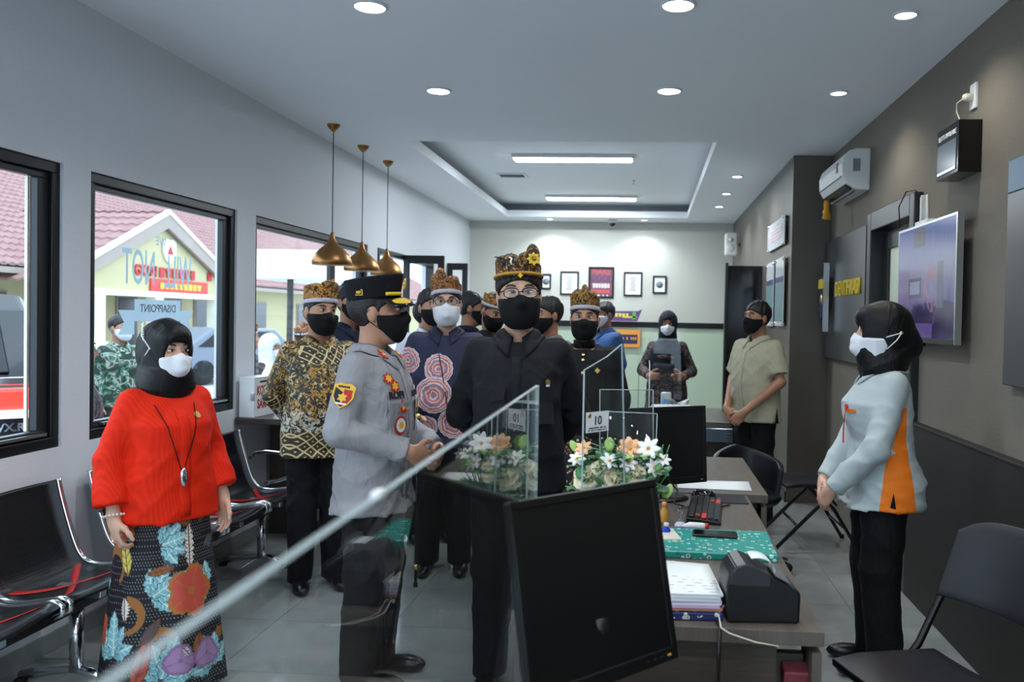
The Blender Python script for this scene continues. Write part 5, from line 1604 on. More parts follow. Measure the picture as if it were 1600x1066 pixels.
def navy_batik():
    g = G('navy_roundel_batik')
    q = g.xyz()
    base = S(24, 24, 58)
    def ring(cx, cz, r, c):
        wob = g.mul(g.sub(g.noise(40, detail=2), .5), .02)
        d = g.add(g.math('SQRT', g.add(g.math('POWER', g.sub(q[0], cx), 2), g.math('POWER', g.sub(q[2], cz), 2))), wob)
        t = g.math('DIVIDE', d, r)
        n = g.noise(34, detail=3)
        fill = g.ramp(g.math('FRACT', g.add(g.mul(t, 2.2), g.mul(n, .5))), [(.0, S(196, 178, 190)), (.2, S(206, 112, 74)), (.4, S(126, 110, 158)), (.6, S(214, 196, 200)), (.8, S(190, 96, 66))], 'CONSTANT')
        return g.mix(g.lt(t, 1.0), c, g.mix(g.gt(t, .93), fill, S(206, 198, 206)))
    c = base
    for cx, cz, r in ((.030, 1.20, .082), (.055, 1.05, .105), (-.06, .89, .09), (.10, .86, .07), (.215, 1.24, .075), (-.215, 1.24, .075), (.23, 1.06, .07)):
        c = ring(cx, cz, r, c)
    return g.fin(c, .7)
CL['navybatik'] = navy_batik()
g = G('sarong_batik')
d_ = g.voro(46); d2 = g.xyz(g.voro(46, out='Color'))
CL['sarong'] = g.fin(g.mix(g.mul(g.lt(d_, .36), g.gt(d2[0], .35)), S(26, 20, 20), g.mix(g.gt(d2[1], .6), S(150, 104, 70), S(206, 196, 190))), .7)
g = G('dark_batik')
n_ = g.noise(22, detail=3, dist=2)
CL['darkbatik'] = g.fin(g.ramp(n_, [(.35, S(30, 30, 44)), (.5, S(60, 56, 70)), (.56, S(150, 112, 80)), (.62, S(44, 42, 56)), (.72, S(150, 150, 168))], 'CONSTANT'), .7)
g = G('camouflage')
n_ = g.noise(11, detail=2, dist=1.5)
CL['camo'] = g.fin(g.ramp(n_, [(.38, S(42, 58, 48)), (.46, S(76, 120, 96)), (.54, S(170, 186, 172)), (.62, S(92, 70, 66))], 'CONSTANT'), .8)
def red_blouse():
    g = G('red_ribbed_blouse')
    q = g.xyz()
    w = g.math('SINE', g.mul(g.add(q[0], g.mul(q[1], .6)), 480))
    g.bump(g.add(g.mul(w, .03), g.noise(8, detail=2, dist=1.2)), .5, .012)
    return g.fin(g.mix(g.mul(g.add(w, 1), .2), S(228, 40, 6), S(196, 26, 4)), .75, spec=.2)
CL['red'] = red_blouse()
def grey_orange():
    g = G('grey_orange_shirt')
    q = g.xyz()
    ax = g.math('ABSOLUTE', q[0])
    wid = g.add(.042, g.mul(g.math('MAXIMUM', g.sub(1.1, q[2]), 0), .13))
    zn = g.mul(g.mul(g.lt(g.math('ABSOLUTE', g.sub(q[1], -.025)), wid), g.gt(ax, .09)), g.mul(g.lt(q[2], 1.24), g.lt(ax, g.add(.186, g.mul(g.math('MAXIMUM', g.sub(1.04, q[2]), 0), .8)))))
    g.bump(g.noise(14, detail=3, dist=1.2), .25, .008)
    return g.fin(g.mix(zn, S(176, 186, 188), S(240, 122, 18)), .75)
CL['greyorange'] = grey_orange()
# ------------------------------------------------------------------ the cast
def pocket(p, x, z, w=.115, h=.12, m=None, flap=.045, lift=0):
    a = p.patch('pocket', x, z, rectp(w, h), m, .002)[0]
    p.patch('pocket_flap', x, z + h / 2 - flap / 2 + .004, [(-w * .53, -flap * .3), (0, -flap * .55), (w * .53, -flap * .3), (w * .53, flap / 2), (-w * .53, flap / 2)], m, .004, lift=.002)
def placket(p, m, z0, z1, w=.032, n=14, x=0):
    def f(u, v):
        z = z0 + (z1 - z0) * u
        q, nn = p.stick((x + (v - .5) * w, .6, z), (0, -1, 0))
        return q + nn * .002
    return MB().sheet(f, n, 2, .002).build('placket', m, p.e)
def buttons(p, zs, m, r=.007, x=0):
    for z in zs:
        q, nn = p.stick((x, .6, z), (0, -1, 0))
        MB().lathe([(r, 0), (r, .002), (r * .6, .004), (0, .0045)], 12).build('button', m, p.e, M=frame_m(q + nn * .003, nn.orthogonal(), nn.cross(nn.orthogonal())))

# ---- woman in red
p = Person('woman in a red blouse and black headscarf standing by the benches', -1.965, 3.28, -34, 1.52, 'f', 'c', head=(2, 4, 0), near=True, wide=1.02, hs=1.06, belly=.02, curlR=.75, curlL=.4,
           R=((.228, -.03, 1.10), (.242, .05, .85), (0, .3, -1), (-1, .1, 0)), L=((.225, -.02, 1.09), (.24, .07, .87), (0, .25, -1), (-1, .2, 0)))
p.face_(open_=.0052)
RED = p
# blouse with wide sleeves
def f_(P):
    t2 = [(.815, .205, .165, .005), (.95, .188, .155, .005)] + [q for q in p.tab if q[0] > 1.0]
    d = prof(P, t2, .022)
    for sd, Sh, E, Wr, hd, pn, _c in p.arm:
        fd = (Wr - E) / np.linalg.norm(Wr - E)
        end = Wr - fd * .055
        d = smin(d, cone(P, Sh, E, .066, .064), .045)
        d = smin(d, np.maximum(cone(P, E, end + fd * .05, .064, .082), half(P, end, fd)), .012)
    d = d + folds(P, .0035, .8, .7) * np.clip((1.33 - P[2]) * 5, 0, 1)
    return smax(d, -cone(P, (0, -.012, 1.37), (0, .0, 1.60), .05, .06), .01)
V, F = snet(f_, (-.46, -.36, .79), (.46, .40, 1.47), .011)
p.shirt = p.add('blouse', V, F, CL['red'])
p.bvh = BVHTree.FromPolygons([tuple(v) for v in V], [tuple(q) for q in F])
placket(p, CL['red'], .84, 1.31, .05)
# printed skirt as its own fine grid
SKH, NU, NV = .90, 420, 230
uu = np.linspace(-PI, PI, NU, endpoint=False)[:, None]
vv = np.linspace(0, 1, NV)[None, :]
zz = .045 + SKH * vv
wave = .012 * np.sin(7 * uu + 1.2) * (1 - vv) + .006 * np.sin(13 * uu) * (1 - vv)
ra = .185 + .085 * (1 - vv) ** 1.1 + wave
rb = .150 + .085 * (1 - vv) ** 1.1 + wave
X, Y, Z = ra * np.sin(uu), rb * np.cos(uu), zz + 0 * uu
V = np.stack([X, Y, Z], -1).reshape(-1, 3)
ii, jj = np.meshgrid(np.arange(NU), np.arange(NV - 1), indexing='ij')
Fq = np.stack([ii * NV + jj, ((ii + 1) % NU) * NV + jj, ((ii + 1) % NU) * NV + jj + 1, ii * NV + jj + 1], -1).reshape(-1, 4)
# print: positions along the cloth in metres, s = 0 at the front, positive towards her right hand
Sx, Sz = (uu * .235 + 0 * vv), zz + 0 * uu
C = np.zeros((NU, NV, 3)); C[:] = S(17, 15, 22)
hx = np.floor(Sx / .014) + .5; hz = np.floor(Sz / .014) + .5
off = (np.floor(Sz / .014) % 2) * .007
dots = (np.abs((Sx + off) / .014 - np.floor((Sx + off) / .014) - .5) ** 2 + np.abs(Sz / .014 - np.floor(Sz / .014) - .5) ** 2) < .016
C[dots] = S(176, 176, 180)
def paint(mask, col): C[mask] = col
def loc(cx, cz, rot):
    c_, s_ = math.cos(rot), math.sin(rot)
    dx, dz = Sx - cx, Sz - cz
    return dx * c_ + dz * s_, -dx * s_ + dz * c_
def leaf_m(cx, cz, rot, L, Wd, col, vein, lobes=5, depth=.45):
    a, b = loc(cx, cz, rot)
    t = np.clip(a / L, 0, 1)
    env = Wd * np.sin(PI * np.clip(t, .02, 1)) ** .7 * (1 - .35 * t)
    saw_ = 1 - depth * np.abs(((t * lobes + np.abs(b) / Wd * .6) % 1) * 2 - 1)
    ins = (a > 0) & (a < L) & (np.abs(b) < env * saw_)
    paint((a > -.004) & (a < L + .004) & (np.abs(b) < env * saw_ + .004) & ~ins, vein[1])
    paint(ins, col)
    vn = ins & ((np.abs(b) < .0035) | ((((t * lobes * 1.6 - np.abs(b) / Wd * 1.0) % 1) < .16)))
    paint(vn, vein[0])
def maple(cx, cz, rot, L, col, vein):
    for k, (dr, sc_) in enumerate(((-1.15, .75), (1.15, .75), (-.55, .9), (.55, .9), (0, 1.1))):
        leaf_m(cx, cz, rot + dr, L * sc_, L * .27, col, vein, 4, .35)
def bloom(cx, cz, R_, c1, c2, n=5, ph=0.):
    a, b = loc(cx, cz, 0)
    r, th = np.hypot(a, b), np.arctan2(b, a) + ph
    edge = R_ * (.78 + .22 * np.abs(np.cos(th * n / 2)) + .03 * np.sin(th * 23))
    ins = r < edge
    paint(r < edge + .006, c2)
    paint(ins & (r < edge * .90), c1)
    paint(ins & (np.abs(np.sin(th * n / 2)) < .10) & (r > R_ * .2), c2)
    paint(r < R_ * .16, c2)
def curl(cx, cz, R_, a0, a1, wd, col, edge_):
    a, b = loc(cx, cz, 0)
    r, th = np.hypot(a, b), np.mod(np.arctan2(b, a) - a0, 2 * PI)
    tt = th / (a1 - a0)
    w_ = wd * (1 - .75 * np.clip(tt, 0, 1))
    k = (tt < 1)
    paint(k & (np.abs(r - R_) < w_ + .003), edge_)
    paint(k & (np.abs(r - R_) < w_), col)
TEAL, PALE, RST, OCH, YEL, LIL, WHT, GRY = S(126, 186, 194), S(206, 226, 224), S(196, 78, 62), S(160, 98, 44), S(214, 196, 96), S(178, 138, 182), S(226, 220, 210), S(74, 82, 92)
tv_, ov_ = (PALE, S(60, 90, 100)), (S(110, 60, 30), S(120, 90, 60))
for cx, cz, R_, a0, a1, wd in ((.10, .28, .06, .2, 3.4, .022), (-.13, .30, .055, 3.3, 6.0, .018), (.02, .62, .05, -.4, 2.6, .017), (-.20, .66, .045, .3, 3.4, .015), (.25, .42, .06, 1.5, 4.8, .02), (-.30, .36, .06, 0, 3, .02), (.38, .62, .07, .5, 4, .02), (-.42, .62, .06, 1, 4, .02), (.14, .17, .05, 2, 5, .014), (-.04, .18, .05, 4.2, 6.6, .018)):
    curl(cx, cz, R_ * 1.1, a0, a1, wd * 1.1, OCH if R_ > .05 else GRY, S(130, 104, 70))
for cx, cz, rt, L in ((.14, .50, 2.6, .12), (.10, .72, 2.9, .11), (-.14, .50, .35, .11), (.10, .14, 1.9, .13), (-.13, .13, 1.2, .12), (.33, .24, 1.5, .13), (-.33, .24, 1.8, .13), (.36, .78, 2.2, .12), (-.36, .80, .6, .12), (.55, .5, 1.6, .14), (-.55, .5, 1.6, .14)):
    maple(cx, cz, rt, L * 1.35, TEAL, tv_)
for cx, cz, rt, L, wd, col in ((-.035, .60, 1.57, .17, .028, WHT), (.26, .60, 1.2, .13, .035, YEL), (.27, .50, -1.7, .08, .03, WHT), (.20, .12, 1.8, .17, .03, RST), (-.06, .30, -1.6, .12, .03, OCH), (-.27, .48, 1.5, .12, .035, YEL), (.18, .30, 2.2, .10, .02, GRY), (.16, .60, 3.0, .09, .016, OCH), (-.05, .80, .4, .08, .018, OCH), (-.10, .80, 2.6, .06, .014, OCH)):
    leaf_m(cx, cz, rt, L * 1.25, wd * 1.3, col, (S(120, 70, 50), S(90, 60, 40)), 8 if col == WHT else 3, .5 if col == WHT else .1)
bloom(-.035, .50, .115, S(200, 78, 64), S(176, 108, 50), 5, .6)
bloom(.30, .80, .06, S(206, 84, 60), S(176, 108, 50), 5)
bloom(-.38, .48, .08, S(200, 78, 64), S(176, 108, 50), 5)
bloom(.46, .34, .08, S(200, 78, 64), S(176, 108, 50), 5)
for cx, cz in ((.03, .21), (-.10, .20)):
    bloom(cx, cz, .065, LIL, S(150, 110, 156), 3, .4)
leaf_m(-.01, .22, 1.0, .06, .02, WHT, (S(150, 110, 150), S(150, 110, 150)), 6, .5)
g = G('printed_skirt_cloth')
M['skirt'] = g.fin(g.attr('print'), .7)
sk = mesh_obj('skirt', V, Fq, M['skirt'], p.e, True)
at = sk.data.color_attributes.new('print', 'FLOAT_COLOR', 'POINT')
at.data.foreach_set('color', np.concatenate([C.reshape(-1, 3), np.ones((NU * NV, 1))], 1).astype(np.float32).ravel())
p.shoes_(sole=M['white'])
p.hood_(CL['hij_black'], drape=1.32, open_=(.066, .112, .084), oc=(0, .150, -.010), peak=1, tuck=True, wx=1.14)
# under-scarf across the forehead
H = p.HM()
MB().sheet(lambda u, v: H @ Vector((.070 * math.sin((u - .5) * 2.1), .004 + .088 * math.cos((u - .5) * 2.1), .052 + .03 * v)), 14, 3, .004).build('inner_cap', CL['black'], p.e)
mk = p.mask_(CL['mask_w'], 'beak')
MB().tube([H @ Vector(q_) for q_ in ((.066, .05, -.03), (.092, .03, .02), (.105, -.02, .07), (.085, -.05, .125))], .003, 6).build('strap_band', CL['mask_w'], mk)
MB().tube([H @ Vector(q_) for q_ in ((.094, .028, .02), (.106, .03, .0), (.108, .02, -.012), (.100, .02, .0))], .0022, 6).build('strap_loop', CL['mask_w'], mk)
for k in range(7):
    MB().ball(H @ Vector((.101 - .002 * k, -.008 - .007 * k, .054 + .010 * k)), .005, 8, 6).build('bead', M['white'], mk)
# lanyard with a silver pendant and a round brooch
ln = tag(empty('pendant_necklace', (0, 0, 0), parent=p.e), None)
pts = []
for u in np.linspace(-1, 1, 22):
    q_, nn = p.stick((.085 * u + .012, .6, 1.035 + .30 * abs(u) ** 1.1), (0, -1, 0))
    pts.append(q_ + nn * .004)
MB().tube(pts, .0022, 6).build('cord', CL['black'], ln)
q_, nn = p.stick((.012, .6, 1.02), (0, -1, 0))
MB().ball((0, 0, 0), (.017, .010, .042), 12, 8).build('pendant', M['chrome'], ln, M=Matrix.Translation(q_ + nn * .012))
p.patch('brooch', -.070, 1.285, disc(.015, 16, 1.15), M['gold'], .003)
q0, _f0 = None, None
# pearl bracelet
for sd, Sh, E, Wr, hd, pn, _c in p.arm:
    if sd < 0: continue
    y_ = (Wr - E) / np.linalg.norm(Wr - E)
    a_ = Vector(y_).orthogonal(); b_ = Vector(y_).cross(a_)
    br = MB()
    for k in range(18):
        an = 2 * PI * k / 18
        br.ball(Vector(Wr - y_ * .012) + (a_ * math.cos(an) + b_ * math.sin(an)) * .032, .0055, 8, 5)
    br.build('bracelet', M['white'], p.e)

# ---- officer in grey
p = Person('police officer in grey uniform and black peaked cap with hands clasped', -1.165, 3.50, -8, 1.71, 'm', 'a', head=(16, -2, 0), near=True, R='clasp', L='clasp', curlR=.75, curlL=.8, belly=.01, hs=1.04)
p.face_()
p.shirt_(CL['police'], hem=.735, off=.022, flare=.020, r=(.068, .060, .048), cut=.02, seed=1.3, name='uniform_jacket', amp=.004)
p.trousers_(CL['police_t'], (.104, .084, .076), hem=.735)
p.shoes_()
p.hair_('hair', .006, .95, -.012)
p.mask_(CL['mask_b'])
PO = p
placket(p, CL['police'], .78, 1.33, .034)
# cap
def capf(P):
    Q = p.hp(P)
    zz = Q[2] - .10 * (Q[1] + .02)
    k = np.clip((zz - .055) / .085, 0, 1)
    rho = np.sqrt((Q[0] / (.087 + .017 * k)) ** 2 + ((Q[1] + .016) / (.107 + .014 * k)) ** 2)
    return np.maximum((rho - 1) * .095, np.maximum(.058 - zz, zz - .148 + .03 * np.clip(-Q[1] * 6, -1, 1) * .15))
V, F = snet(capf, p.ho - .19, p.ho + (.19, .19, .24), .0058)
cp = p.add('peaked_cap', V, F, CL['navyblack'])
H = p.HM()
def visor(u, v):
    a = (u - .5) * 2.3
    r = v
    x = (.087 + .012 * r) * math.sin(a)
    y = -.016 + (.107) * math.cos(a) + .062 * r * math.cos(a * .68)
    return H @ Vector((x, y, .066 - .034 * r - .012 * (math.sin(a) ** 2)))
MB().sheet(visor, 20, 6, .004).build('visor', M['gloss_black'], cp)
M['goldthread'] = mat('gold_thread', S(236, 190, 44), .5, noise=(120, .2), bump=(150, .4))
def leafband(a0, a1, r0, r1):
    def f(u, v):
        a = a0 + (a1 - a0) * u
        w = math.sin(PI * min(1, u * .9 + .08)) ** .6
        r = (r0 + r1) / 2 + (v - .5) * (r1 - r0) * w
        x = (.087 + .012 * r) * math.sin(a); y = -.016 + .107 * math.cos(a) + .062 * r * math.cos(a * .68)
        return H @ Vector((x, y, .072 - .034 * r - .012 * math.sin(a) ** 2))
    return f
for sx in (-1, 1):
    MB().sheet(leafband(sx * .95, sx * .08, .25, .88), 12, 3, .003).build('gold_leaves', M['goldthread'], cp)
MB().sheet(lambda u, v: H @ Vector((.0915 * math.sin((u - .5) * 2.0), -.016 + .1125 * math.cos((u - .5) * 2.0), .068 + .014 * v + .004 * math.cos((u - .5) * 2))), 16, 2, .004).build('chin_cord', M['goldthread'], cp)
MB().prism(star(.024, .018, 8), .006, H @ frame_m((0, .112, .118), (1, 0, 0), (0, .15, 1))).build('cap_badge', M['goldthread'], cp)
fm_ = H @ frame_m((.091, -.045, .080), (.35, -.94, 0), (0, 0, 1))
# small rank flash at the side of the cap
sb = MB().prism(rectp(.034, .024), .004, H @ frame_m((.083, -.058, .084), (.45, .9, 0), (0, 0, 1))).build('side_flash', M['goldthread'], cp)
MB().prism(rectp(.027, .017), .003, H @ frame_m((.086, -.0595, .084), (.45, .9, 0), (0, 0, 1))).build('side_flash_field', CL['navyblack'], sb)
text('lettering', 'RES', .014, M['goldthread'], sb, H @ frame_m((.0895, -.0605, .084), (.45, .9, 0), (0, 0, 1)), .0008, bold=.0006)
# badges: collar tabs, sleeve shield, chest pins, name tape, pocket badges
M['badge_r'] = mat('red_badge_cloth', S(186, 32, 30), .6, noise=(60, .1))
M['badge_g'] = mat('gold_badge_thread', S(230, 178, 54), .5, noise=(80, .15))
M['badge_k'] = mat('black_badge_cloth', S(24, 22, 24), .6, noise=(60, .1))
# collar tab on the visible collar flap
for sx in (1, -1):
    u0 = .085 if sx > 0 else .915
    c0 = p.collar_pt(u0, .70); cu = p.collar_pt(u0 + .012, .70); cv = p.collar_pt(u0, .95)
    rt, dn = (cu - c0), (cv - c0)
    nn = rt.cross(dn).normalized()
    if nn.y < 0: nn = -nn
    upv = -dn.normalized()
    ct = frame_m(c0 + nn * .005, upv.cross(nn), upv)
    tb_ = MB().prism([(-.015, -.036), (.015, -.036), (.017, .02), (.0, .034), (-.017, .02)], .004, ct).build('collar_tab', M['badge_r'], p.e)
    for k in (-.014, .010):
        MB().prism(star(.0115, .0065, 5), .003, ct @ Matrix.Translation((0, k, .004))).build('rank_star', M['badge_g'], tb_)
# sleeve shield on the outer side of the right arm
sd, Sh, E, Wr, hd, pn, _c = p.arm[0]
mid = Sh * .58 + E * .42
ob, Mf = p.patch('sleeve_shield', 0, 0, shield(.088, .105), M['badge_g'], .003, up=tuple(Sh - E), o=tuple(mid + np.array((.3, .05, 0))), d=(-1, -.16, 0))
MB().prism([(x_ * .84, y_ * .84 - .002) for x_, y_ in shield(.088, .105)[5:] + shield(.088, .105)[:1]] + [(-.030, .022), (.030, .022)][:0], .001, Mf @ Matrix.Translation((0, 0, .0025))).build('shield_field', M['badge_k'], ob)
MB().prism([(0, .026), (.035, .026), (.037, -.005), (.022, -.03), (0, -.043)], .0012, Mf @ Matrix.Translation((0, 0, .0032))).build('shield_half', M['badge_r'], ob)
MB().prism(star(.022, .013, 6), .002, Mf @ Matrix.Translation((0, -.008, .004))).build('shield_star', M['badge_g'], ob)
MB().prism(rectp(.045, .007), .002, Mf @ Matrix.Translation((0, -.033, .004))).build('shield_scroll', M['white'], ob)
blur_line('print_line', .055, .009, M['badge_k'], ob, Mf @ Matrix.Translation((0, .036, .0032)), 8, 10)
# right chest of the wearer
pocket(p, .088, 1.14, .105, .125, CL['police'])
pocket(p, -.088, 1.14, .105, .125, CL['police'])
text('name_tape', 'ROFI', .040, M['badge_k'], p.e, p.patch('name_backing',   .088, 1.228, rectp(.10, .024), CL['police'], .001)[1] @ Matrix.Translation((0, 0, .003)), .0018, bold=.0012)
for (x_, z_, rr, nn_) in ((.108, 1.298, .022, 7), (.088, 1.266, .023, 6)):
    ob, Mf = p.patch('chest_pin', x_, z_, star(rr * 1.25, rr * .9, nn_), M['badge_r'], .003)
    MB().prism(star(rr * .9, rr * .5, nn_), .002, Mf @ Matrix.Translation((0, 0, .003))).build('pin_star', M['badge_g'], ob)
ob, Mf = p.patch('pocket_badge',   .075, 1.178, [(-.018, -.018), (0, -.026), (.018, -.018), (.014, .008), (0, .033), (-.014, .008)], M['badge_r'], .003, lift=.006)
MB().prism(star(.010, .006, 5), .003, Mf @ Matrix.Translation((0, -.003, .003))).build('badge_star', M['badge_g'], ob)
ob, Mf = p.patch('round_badge',   .078, 1.105, disc(.033, 18, 1.15), M['badge_r'], .003, lift=.003)
MB().prism(disc(.026, 18, 1.15), .001, Mf @ Matrix.Translation((0, 0, .003))).build('badge_ring', M['white'], ob)
MB().prism(star(.017, .011, 8), .0012, Mf @ Matrix.Translation((0, 0, .004))).build('badge_centre', M['badge_g'], ob)
p.patch('ribbon_bar', -.085, 1.228, rectp(.09, .024), M['badge_k'], .003)
p.patch('side_badge', -.09, 1.165, disc(.02, 14, 1.3), M['badge_g'], .003, lift=.005)

# ---- tall man in black, centre
p = Person('tall man in black field shirt, glasses and brown headcloth, hands behind back', -.545, 3.50, -84, 1.80, 'm', 'c', head=(6, 2, 2), near=True, R='behind', L='behind', belly=.025, wide=.98, hs=1.05)
p.face_('hair_g', .0045)
p.shirt_(CL['navyblack'], hem=.80, off=.020, flare=.01, r=(.065, .058, .050), seed=.4, name='field_shirt', amp=.004)
p.trousers_(CL['trouser'])
p.shoes_()
p.hair_('hair', .010, .95, -.012)
p.mask_(CL['mask_b'])
p.glasses_(M['gloss_black'], .027, .018, .6)
placket(p, CL['navyblack'], .84, 1.33, .036)
for sx in (-1, 1): pocket(p, sx * .09, 1.14, .115, .13, CL['navyblack'], .05)
hc = p.headcloth_(HB['d'], None, peaks=(((-.052, .03, .152), (.026, .035, .045)), ((-.02, .05, .136), (.026, .03, .03)), ((.03, .04, .136), (.03, .035, .026)), ((.06, .03, .128), (.022, .035, .024))), z0=.066, h=.070)
H = p.HM()
MB().tube([H @ Vector((.0905 * math.sin(a), -.018 + .1105 * math.cos(a), .072 + .16 * (.1105 * math.cos(a) - .018) + .002)) for a in np.linspace(0, 2 * PI, 40, endpoint=False)], .0062, 8, True).build('gold_braid', M['band_y'], hc)
fmx = H @ frame_m((-.052, .085, .140), (1, .1, 0), (0, -.3, 1))
pf_ = MB()
for k in range(8):
    a = 2 * PI * k / 8
    pf_.prism([(0, -.005), (.016, -.008), (.027, 0), (.016, .008), (0, .005)], .003, fmx @ Matrix.Rotation(a, 4, 'Z'))
fo = pf_.build('cloth_flower', M['goldthread'], hc)
MB().lathe([(.009, 0), (.008, .006), (0, .007)], 12).build('flower_centre', M['hair'], fo, M=fmx)
MB().prism(star(.011, .006, 4), .004, H @ frame_m((0, .108, .078), (1, 0, 0), (0, 0, 1))).build('front_pin', M['goldthread'], hc)
MB().tube([H @ Vector(v_) for v_ in ((.05, .06, .136), (.068, .06, .144), (.092, .055, .148))], [.003, .004, .002], 6).build('twig', M['hair'], hc)
MB().tube([H @ Vector(v_) for v_ in ((.036, .080, .145), (.03, .088, .14), (.034, .092, .128), (.03, .094, .118))], .0035, 6).build('white_ribbon', M['white'], hc)
ob, Mf = p.patch('lapel_pin', -.120, 1.235, star(.013, .009, 6), M['gold'], .004)
MB().prism(rectp(.016, .008), .003, Mf @ Matrix.Translation((0, -.014, 0))).build('pin_scroll', M['white'], ob)
p.patch('pen', -.075, 1.20, rectp(.006, .03), M['bezel'], .004)

# ---- woman in grey and orange
p = Person('woman in grey and orange work shirt and black headscarf, seen from the side', 1.07, 3.86, 180, 1.655, 'f', 'c', head=(0, 2, 0), near=True, wide=1.04, hs=1.06, curlR=.6, curlL=.6,
           R=((.215, .085, 1.06), (.10, .235, .86), (-.60, .35, -.70), (-.3, -.85, 0)), L=((.215, .08, 1.06), (.115, .245, .855), (-.60, .35, -.72), (-.3, -.85, 0)))
p.face_()
tabg = [(.80, .190, .158, -.02), (.90, .186, .152, -.02), (1.0, .158, .118, -.008), (1.07, .148, .108, -.002)] + [q_ for q_ in p.tab if q_[0] > 1.1]
p.shirt_(CL['greyorange'], hem=.775, off=.020, flare=.012, r=(.064, .058, .048), seed=2.2, name='work_shirt', amp=.0045, tab=tabg, cm=CL['greysh'])
GW = p
p.trousers_(CL['trouser'], (.112, .088, .080), hem=.775)
p.shoes_()
p.hood_(CL['hij_black'], drape=1.34, open_=(.060, .085, .082), oc=(0, .145, -.014), bun=(0, -.105, -.05, .072), peak=1, tuck=True, wx=1.05)
mk = p.mask_(CL['mask_w'], 'beak', over=.024)
H = p.HM()
MB().tube([H @ Vector(v_) for v_ in ((-.064, .045, -.028), (-.098, .0, -.010), (-.112, -.055, .006))], .0028, 6).tube([H @ Vector(v_) for v_ in ((-.060, .045, -.075), (-.098, .0, -.06), (-.110, -.035, -.025), (-.112, -.055, .006))], .0028, 6).build('strap_band', CL['mask_w'], mk)
MB().lathe([(.008, 0), (.008, .004), (0, .005)], 12).build('strap_button', M['gold'], mk, M=H @ frame_m((-.112, -.055, .006), (0, 1, 0), (0, 0, 1)))
p.patch('pocket_trim', -.085, 1.215, rectp(.07, .016), CL['orange'], .003)
ob, Mf = p.patch('badge_clip', -.055, 1.228, disc(.014), M['red'], .008)
MB().tube([Mf @ Vector(v_) for v_ in ((0, 0, .006), (.004, -.05, .012), (.0, -.10, .014))], .0025, 6).build('lanyard', M['red'], ob)
MB().box((0, 0, 0), (.012, .07, .004)).build('card', M['red'], ob, M=Mf @ Matrix.Translation((0, -.13, .014)))
MB().tube([(sx_, y_, z_) for sx_, y_, z_ in ((-.125, -.02, 1.372), (-.140, .0, 1.36))], .004, 6).build('shoulder_tab', CL['orange'], p.e)
MB().sheet(lambda u, v: p.stick((-.10 - .0 * v + .012 * (v - .5), -.02 + .0 * u + .055 * (u - .5), 1.7), (0, 0, -1))[0] + Vector((0, 0, .003)), 5, 1, .002).build('shoulder_piping', CL['orange'], p.e)
# side vent showing the trousers
p.patch('side_vent', 0, 0, [(-.018, -.05), (.018, -.05), (0, .045)], CL['trouser'], .003, o=(-.6, -.0, .822), d=(1, 0, 0))

# ---- man in gold batik
p = Person('man in gold and black batik shirt with a headcloth, left of the officer', -1.875, 4.66, -58, 1.71, 'm', 'a', head=(14, 3, -3), near=True, R='behind', L='behind', belly=.03, wide=1.0, hs=1.04)
p.face_(open_=.0052)
p.shirt_(CL['batik'], hem=.755, off=.026, flare=.012, r=(.068, .060, .052), seed=3., name='batik_shirt')
p.trousers_(CL['trouser'], hem=.75)
p.shoes_()
p.hair_('hair', .006, .95, -.012)
p.mask_(CL['mask_b'])
p.headcloth_(HB['a'], M['band_w'], peaks=(((-.01, .06, .150), (.05, .03, .03)), ((.045, .02, .135), (.03, .04, .025)), ((-.03, .045, .165), (.010, .012, .035))), z0=.062, h=.082)
placket(p, CL['batik'], .80, 1.33, .034)
BK = p

# ---- man in navy roundel batik, holding a cane
p = Person('man in navy batik with colourful roundels, glasses and a white mask', -1.235, 5.05, -80, 1.78, 'm', 'c', head=(2, 0, 2), near=True, belly=.03, wide=1.05, hs=1.02,
           R=((.25, -.02, 1.09), (.17, .22, .92), (-.2, .85, -.45), (-.9, -.2, -.3)), L='down', curlR=1.0)
p.face_('hair_g')
p.shirt_(CL['navybatik'], hem=.74, off=.026, flare=.015, r=(.068, .060, .052), seed=4., name='batik_shirt')
p.trousers_(CL['trouser'], hem=.75)
p.shoes_()
p.hair_('hair_g', .006, .95, -.012)
p.mask_(CL['mask_w'], 'beak')
p.glasses_(M['bezel'], .026, .019, .3)
p.headcloth_(HB['b'], M['band_w'], peaks=(((.03, .045, .165), (.03, .03, .045)), ((-.035, .04, .135), (.04, .04, .03)), ((.065, .03, .14), (.02, .03, .035))), z0=.066, h=.07)
MB().tube([p.stick((x_, .6, z_), (0, -1, 0))[0] + Vector((0, .006, 0)) for x_, z_ in ((.045, 1.36), (.03, 1.28), (.005, 1.16), (-.02, 1.02), (-.03, .95))], .003, 6).build('neck_cord', M['bezel'], p.e)
NV_ = p
sd, Sh, E, Wr, hd, pn, _c = p.arm[0]
hx_ = p.e.matrix_basis @ Vector(Wr + hd * .09 + pn * .03)
wc = tag(empty('walking_cane', (hx_.x, hx_.y - .02, 0)), 'thin black cane with a gold ring held upright by the man in navy', 'cane')
MB().tube([(0, 0, .02), (0, 0, .98)], [.009, .011], 10).build('shaft', M['gloss_black'], wc)
MB().lathe([(.0125, .10), (.0125, .13)], 12).lathe([(.0125, .92), (.0125, .95)], 12).build('ring', M['gold'], wc)
MB().lathe([(.013, 0), (.013, .02), (.009, .03)], 10).build('ferrule', M['rubber'], wc)
MB().ball((0, 0, .99), (.018, .018, .016), 12, 8).build('knob', M['gold'], wc)

